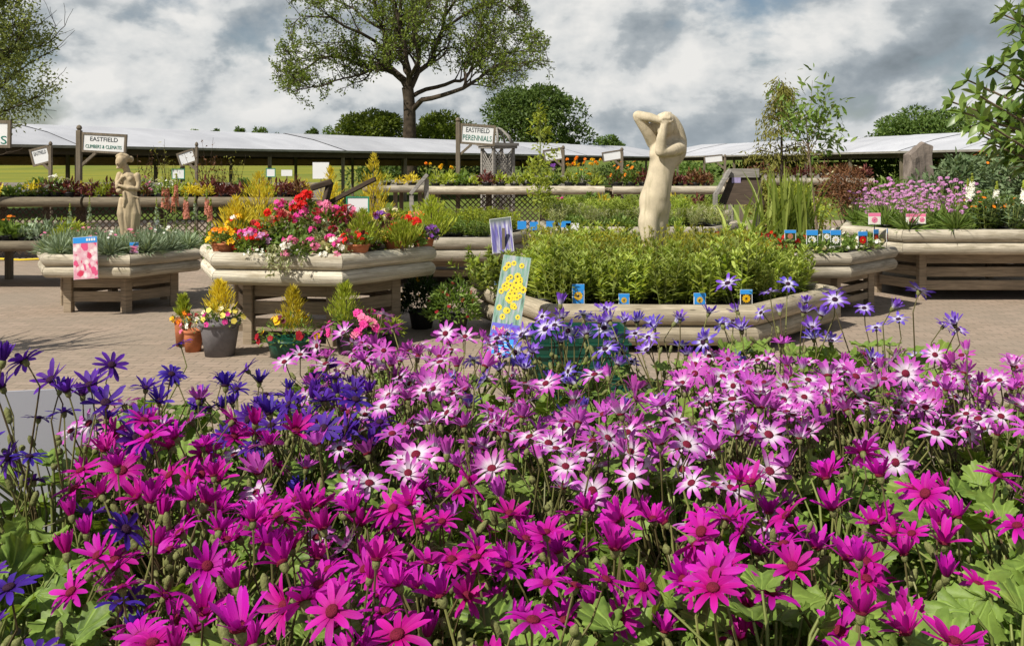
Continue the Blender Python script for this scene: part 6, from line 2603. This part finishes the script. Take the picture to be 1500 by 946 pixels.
FOL = []
for i in range(5):
    f_, p_ = foliage_mesh(rg, 92, .17, .12, .345, .038, .070)
    f_.materials.append(M['leaf_dais'])
    p_.materials.append(M['stem_green'])
    FOL.append((f_, p_))
FOLBIG = []
for i in range(3):
    f_, p_ = foliage_mesh(rg, 120, .18, .14, .385, .036, .070)
    f_.materials.append(M['leaf_dais'])
    p_.materials.append(M['stem_green'])
    FOLBIG.append((f_, p_))
pm_ = pot_mesh(MB(), .075, .12, seg=18)
POT = pm_.mesh('pot')
POT.materials.append(M['pot_black'])

ROWS = [  # canopy depth, [(px from, px to, colour, flowers, extra height, big leaves)]
    (.80, [(-99, 40, None, 0, 0, 0), (40, 300, 'magenta', 8, 0, 0), (300, 560, 'magenta', 9, 0, 0), (560, 800, 'magenta', 6, -.02, 0), (800, 1180, 'magenta', 1, -.05, 1), (1180, 1330, 'magenta', 3, -.01, 1), (1330, 1700, 'magenta', 4, .01, 1)]),
    (1.00, [(-99, 70, 'deepblue', 5, -.05, 0), (70, 460, 'magenta', 14, 0, 0), (460, 700, 'magenta', 8, 0, 0), (700, 800, 'magenta', 9, -.02, 0), (800, 1000, 'magenta', 2, -.03, 1), (1000, 1250, 'magenta', 6, 0, 1), (1250, 1700, 'magenta', 5, 0, 1)]),
    (1.22, [(-99, 30, 'deepblue', 3, -.05, 0), (30, 900, 'magenta', 16, -.025, 0), (900, 1260, 'magenta', 13, -.03, 0), (1260, 1700, 'magenta', 6, 0, 1)]),
    (1.46, [(-99, 165, 'deepblue', 13, .055, 0), (150, 480, 'magenta', 15, 0, 0), (480, 570, 'pinkwhite', 8, -.01, 0), (570, 680, 'pinkwhite', 10, 0, 0), (680, 755, 'magenta', 9, 0, 0), (755, 880, 'pinkwhite', 11, 0, 0), (880, 985, 'magenta', 8, -.02, 0), (985, 1180, 'pinkwhite', 13, 0, 0), (1180, 1700, 'magenta', 5, -.04, 1)]),
    (1.72, [(-99, 150, None, 0, 0, 0), (150, 240, 'pinkwhite', 6, -.02, 0), (225, 475, 'deepblue', 18, .0, 0), (475, 695, 'pinkwhite', 17, 0, 0), (695, 755, 'pinkwhite', 3, -.04, 1), (755, 880, 'pinkwhite', 12, 0, 0), (880, 1010, 'pinkwhite', 5, -.03, 1), (1010, 1700, 'pinkwhite', 17, .0, 0)]),
    (1.98, [(-99, 190, None, 0, 0, 0), (190, 290, 'deepblue', 2, .02, 0), (290, 480, 'deepblue', 11, -.02, 0), (480, 700, 'pinkwhite', 18, 0.01, 0), (700, 900, 'bluewhite', 12, -.01, 1), (900, 1040, 'bluewhite', 6, -.02, 1), (1040, 1700, 'pinkwhite', 17, .0, 0)]),
    (2.24, [(-99, 370, None, 0, 0, 0), (370, 520, 'pinkwhite', 8, .0, 0), (520, 690, 'pinkwhite', 12, .01, 0), (690, 910, 'bluewhite', 25, .045, 0), (910, 1120, 'bluewhite', 20, .045, 0), (1120, 1400, 'bluewhite', 12, .085, 1), (1400, 1700, None, 0, 0, 0)]),
]
cname = dict(magenta='magenta', pinkwhite='pink and white', deepblue='dark blue violet', bluewhite='blue and white')
ordn = ['first', 'second', 'third', 'fourth', 'fifth', 'sixth', 'seventh', 'eighth', 'ninth', 'tenth', 'eleventh', 'twelfth']
rown = ['front', 'second', 'third', 'fourth', 'fifth', 'sixth', 'back']
rf = np.random.default_rng(909)
nfl = 0
for ri, (d, zones) in enumerate(ROWS):
    hw = .515 * d + (.12 if ri < 3 else .06)
    n = max(3, int(round(2 * hw / .245)))
    cnt = 0
    for i in range(n):
        x = -hw + 2 * hw * (i + .5) / n + rf.uniform(-.02, .02)
        px = 750 + x / d * F
        z = next((q_ for q_ in zones if q_[0] <= px < q_[1]), None)
        if z is None or z[2] is None:
            continue
        col, nf, dz_, big = z[2], z[3], z[4], z[5]
        nf = int(round(nf * ((2.4 if 1.1 < d < 1.6 else 2.1) if col in ('magenta', 'pinkwhite', 'deepblue') and not big else 1.1)))
        y = d + rf.uniform(-.03, .03)
        t_ = thing('daisy_plant', '%s daisy plant, %s from left in the %s row on the bench' % (cname[col], ordn[cnt], rown[ri]), 'flowering plant', (x, y, BZ), 0, 'daisy plants on the bench')
        cnt += 1
        obj('pot', POT, None, t_)
        fm_, pm2 = (FOLBIG[rf.integers(3)] if big else FOL[rf.integers(5)])
        a0 = rf.uniform(0, 6.28)
        zoff = dz_ * .5
        obj('foliage', fm_, None, t_, rot=(0, 0, a0), loc=(0, 0, zoff))
        obj('leaf_stalks', pm2, None, t_, rot=(0, 0, a0), loc=(0, 0, zoff))
        stm = MB()
        base = np.array([0, 0, .15])
        nfl += nf
        pts_f = []
        for k in range(nf):
            best = None
            for _ in range(12):       # keep flower heads of one plant apart
                rr = .165 * math.sqrt(rf.uniform(0, 1))
                a = rf.uniform(0, 6.28)
                c_ = np.array([rr * math.cos(a), rr * math.sin(a)])
                dmin = min([np.linalg.norm(c_ - q_) for q_ in pts_f] or [1])
                if best is None or dmin > best[0]:
                    best = (dmin, c_)
                if dmin > .052:
                    break
            c_ = best[1]
            pts_f.append(c_)
            hh = .405 + dz_ + rf.normal(0, .03 if dz_ < .05 else .05) - .9 * (np.linalg.norm(c_) ** 2)
            pos = np.array([c_[0], c_[1], hh])
            nr = norm(np.array([c_[0] * 2.4 - .22, c_[1] * 1.8 - .20, 1.0]) + rf.normal(0, .42, 3))
            kd = rf.choice(['open', 'cup', 'shut'], p=[.52, .36, .12] if col != 'pinkwhite' else [.72, .23, .05])
            ids = [j for j, v_ in enumerate(VAR) if v_[1] == kd]
            vi = ids[rf.integers(len(ids))]
            if kd != 'open':
                nr = norm(nr + np.array([0, .3, .6]))
            q_ = Vector(nr).to_track_quat('Z', 'Y')
            eu = (q_ @ Euler((0, 0, rf.uniform(0, 6.28))).to_quaternion()).to_euler()
            s_ = rf.uniform(.72, 1.04)
            fcol = 'orchid' if col == 'pinkwhite' and rf.random() < (.25 if kd == 'open' else .75) else col
            fo = obj('flower', FM[(fcol, vi)], None, t_, loc=tuple(pos), rot=eu)
            fo.scale = (s_, s_, s_)
            if kd != 'shut':
                obj('disc', DISC['disc_red' if col in ('magenta', 'pinkwhite') else 'disc_dark'], None, fo)
            obj('calyx', CALYX, None, fo)
            e_ = pos - nr * .011 * s_
            mid = pos * np.array([.62, .62, 0]) + np.array([rf.normal(0, .012), rf.normal(0, .012), hh * .68])
            tube(stm, [base, (base + mid) / 2 + rf.normal(0, .008, 3), mid, e_ - nr * .03 + np.array([0, 0, -.008]), e_], [.0028, .0023, .0018, .0013, .0012], 5, False)
            for b_ in range(rf.integers(0, 4)):      # side buds
                bd_ = norm(rf.normal(0, .7, 3) + np.array([0, 0, 1.0]))
                bp = mid + bd_ * rf.uniform(.05, .095)
                q2 = Vector(bd_).to_track_quat('Z', 'Y').to_euler()
                bo = obj('bud', BUDS[('magenta' if col in ('magenta', 'pinkwhite') else 'deepblue', int(rf.integers(2)))], None, t_, loc=tuple(bp), rot=q2)
                s2_ = rf.uniform(.75, 1.2)
                bo.scale = (s2_, s2_, s2_)
                tube(stm, [mid, (mid + bp) / 2 + rf.normal(0, .004, 3), bp], [.0013, .0011, .001], 4, False)
        if nf:
            obj('stems', stm, 'stem_purple', t_)
print('flowers', nfl, 'objects', len(bpy.data.objects))
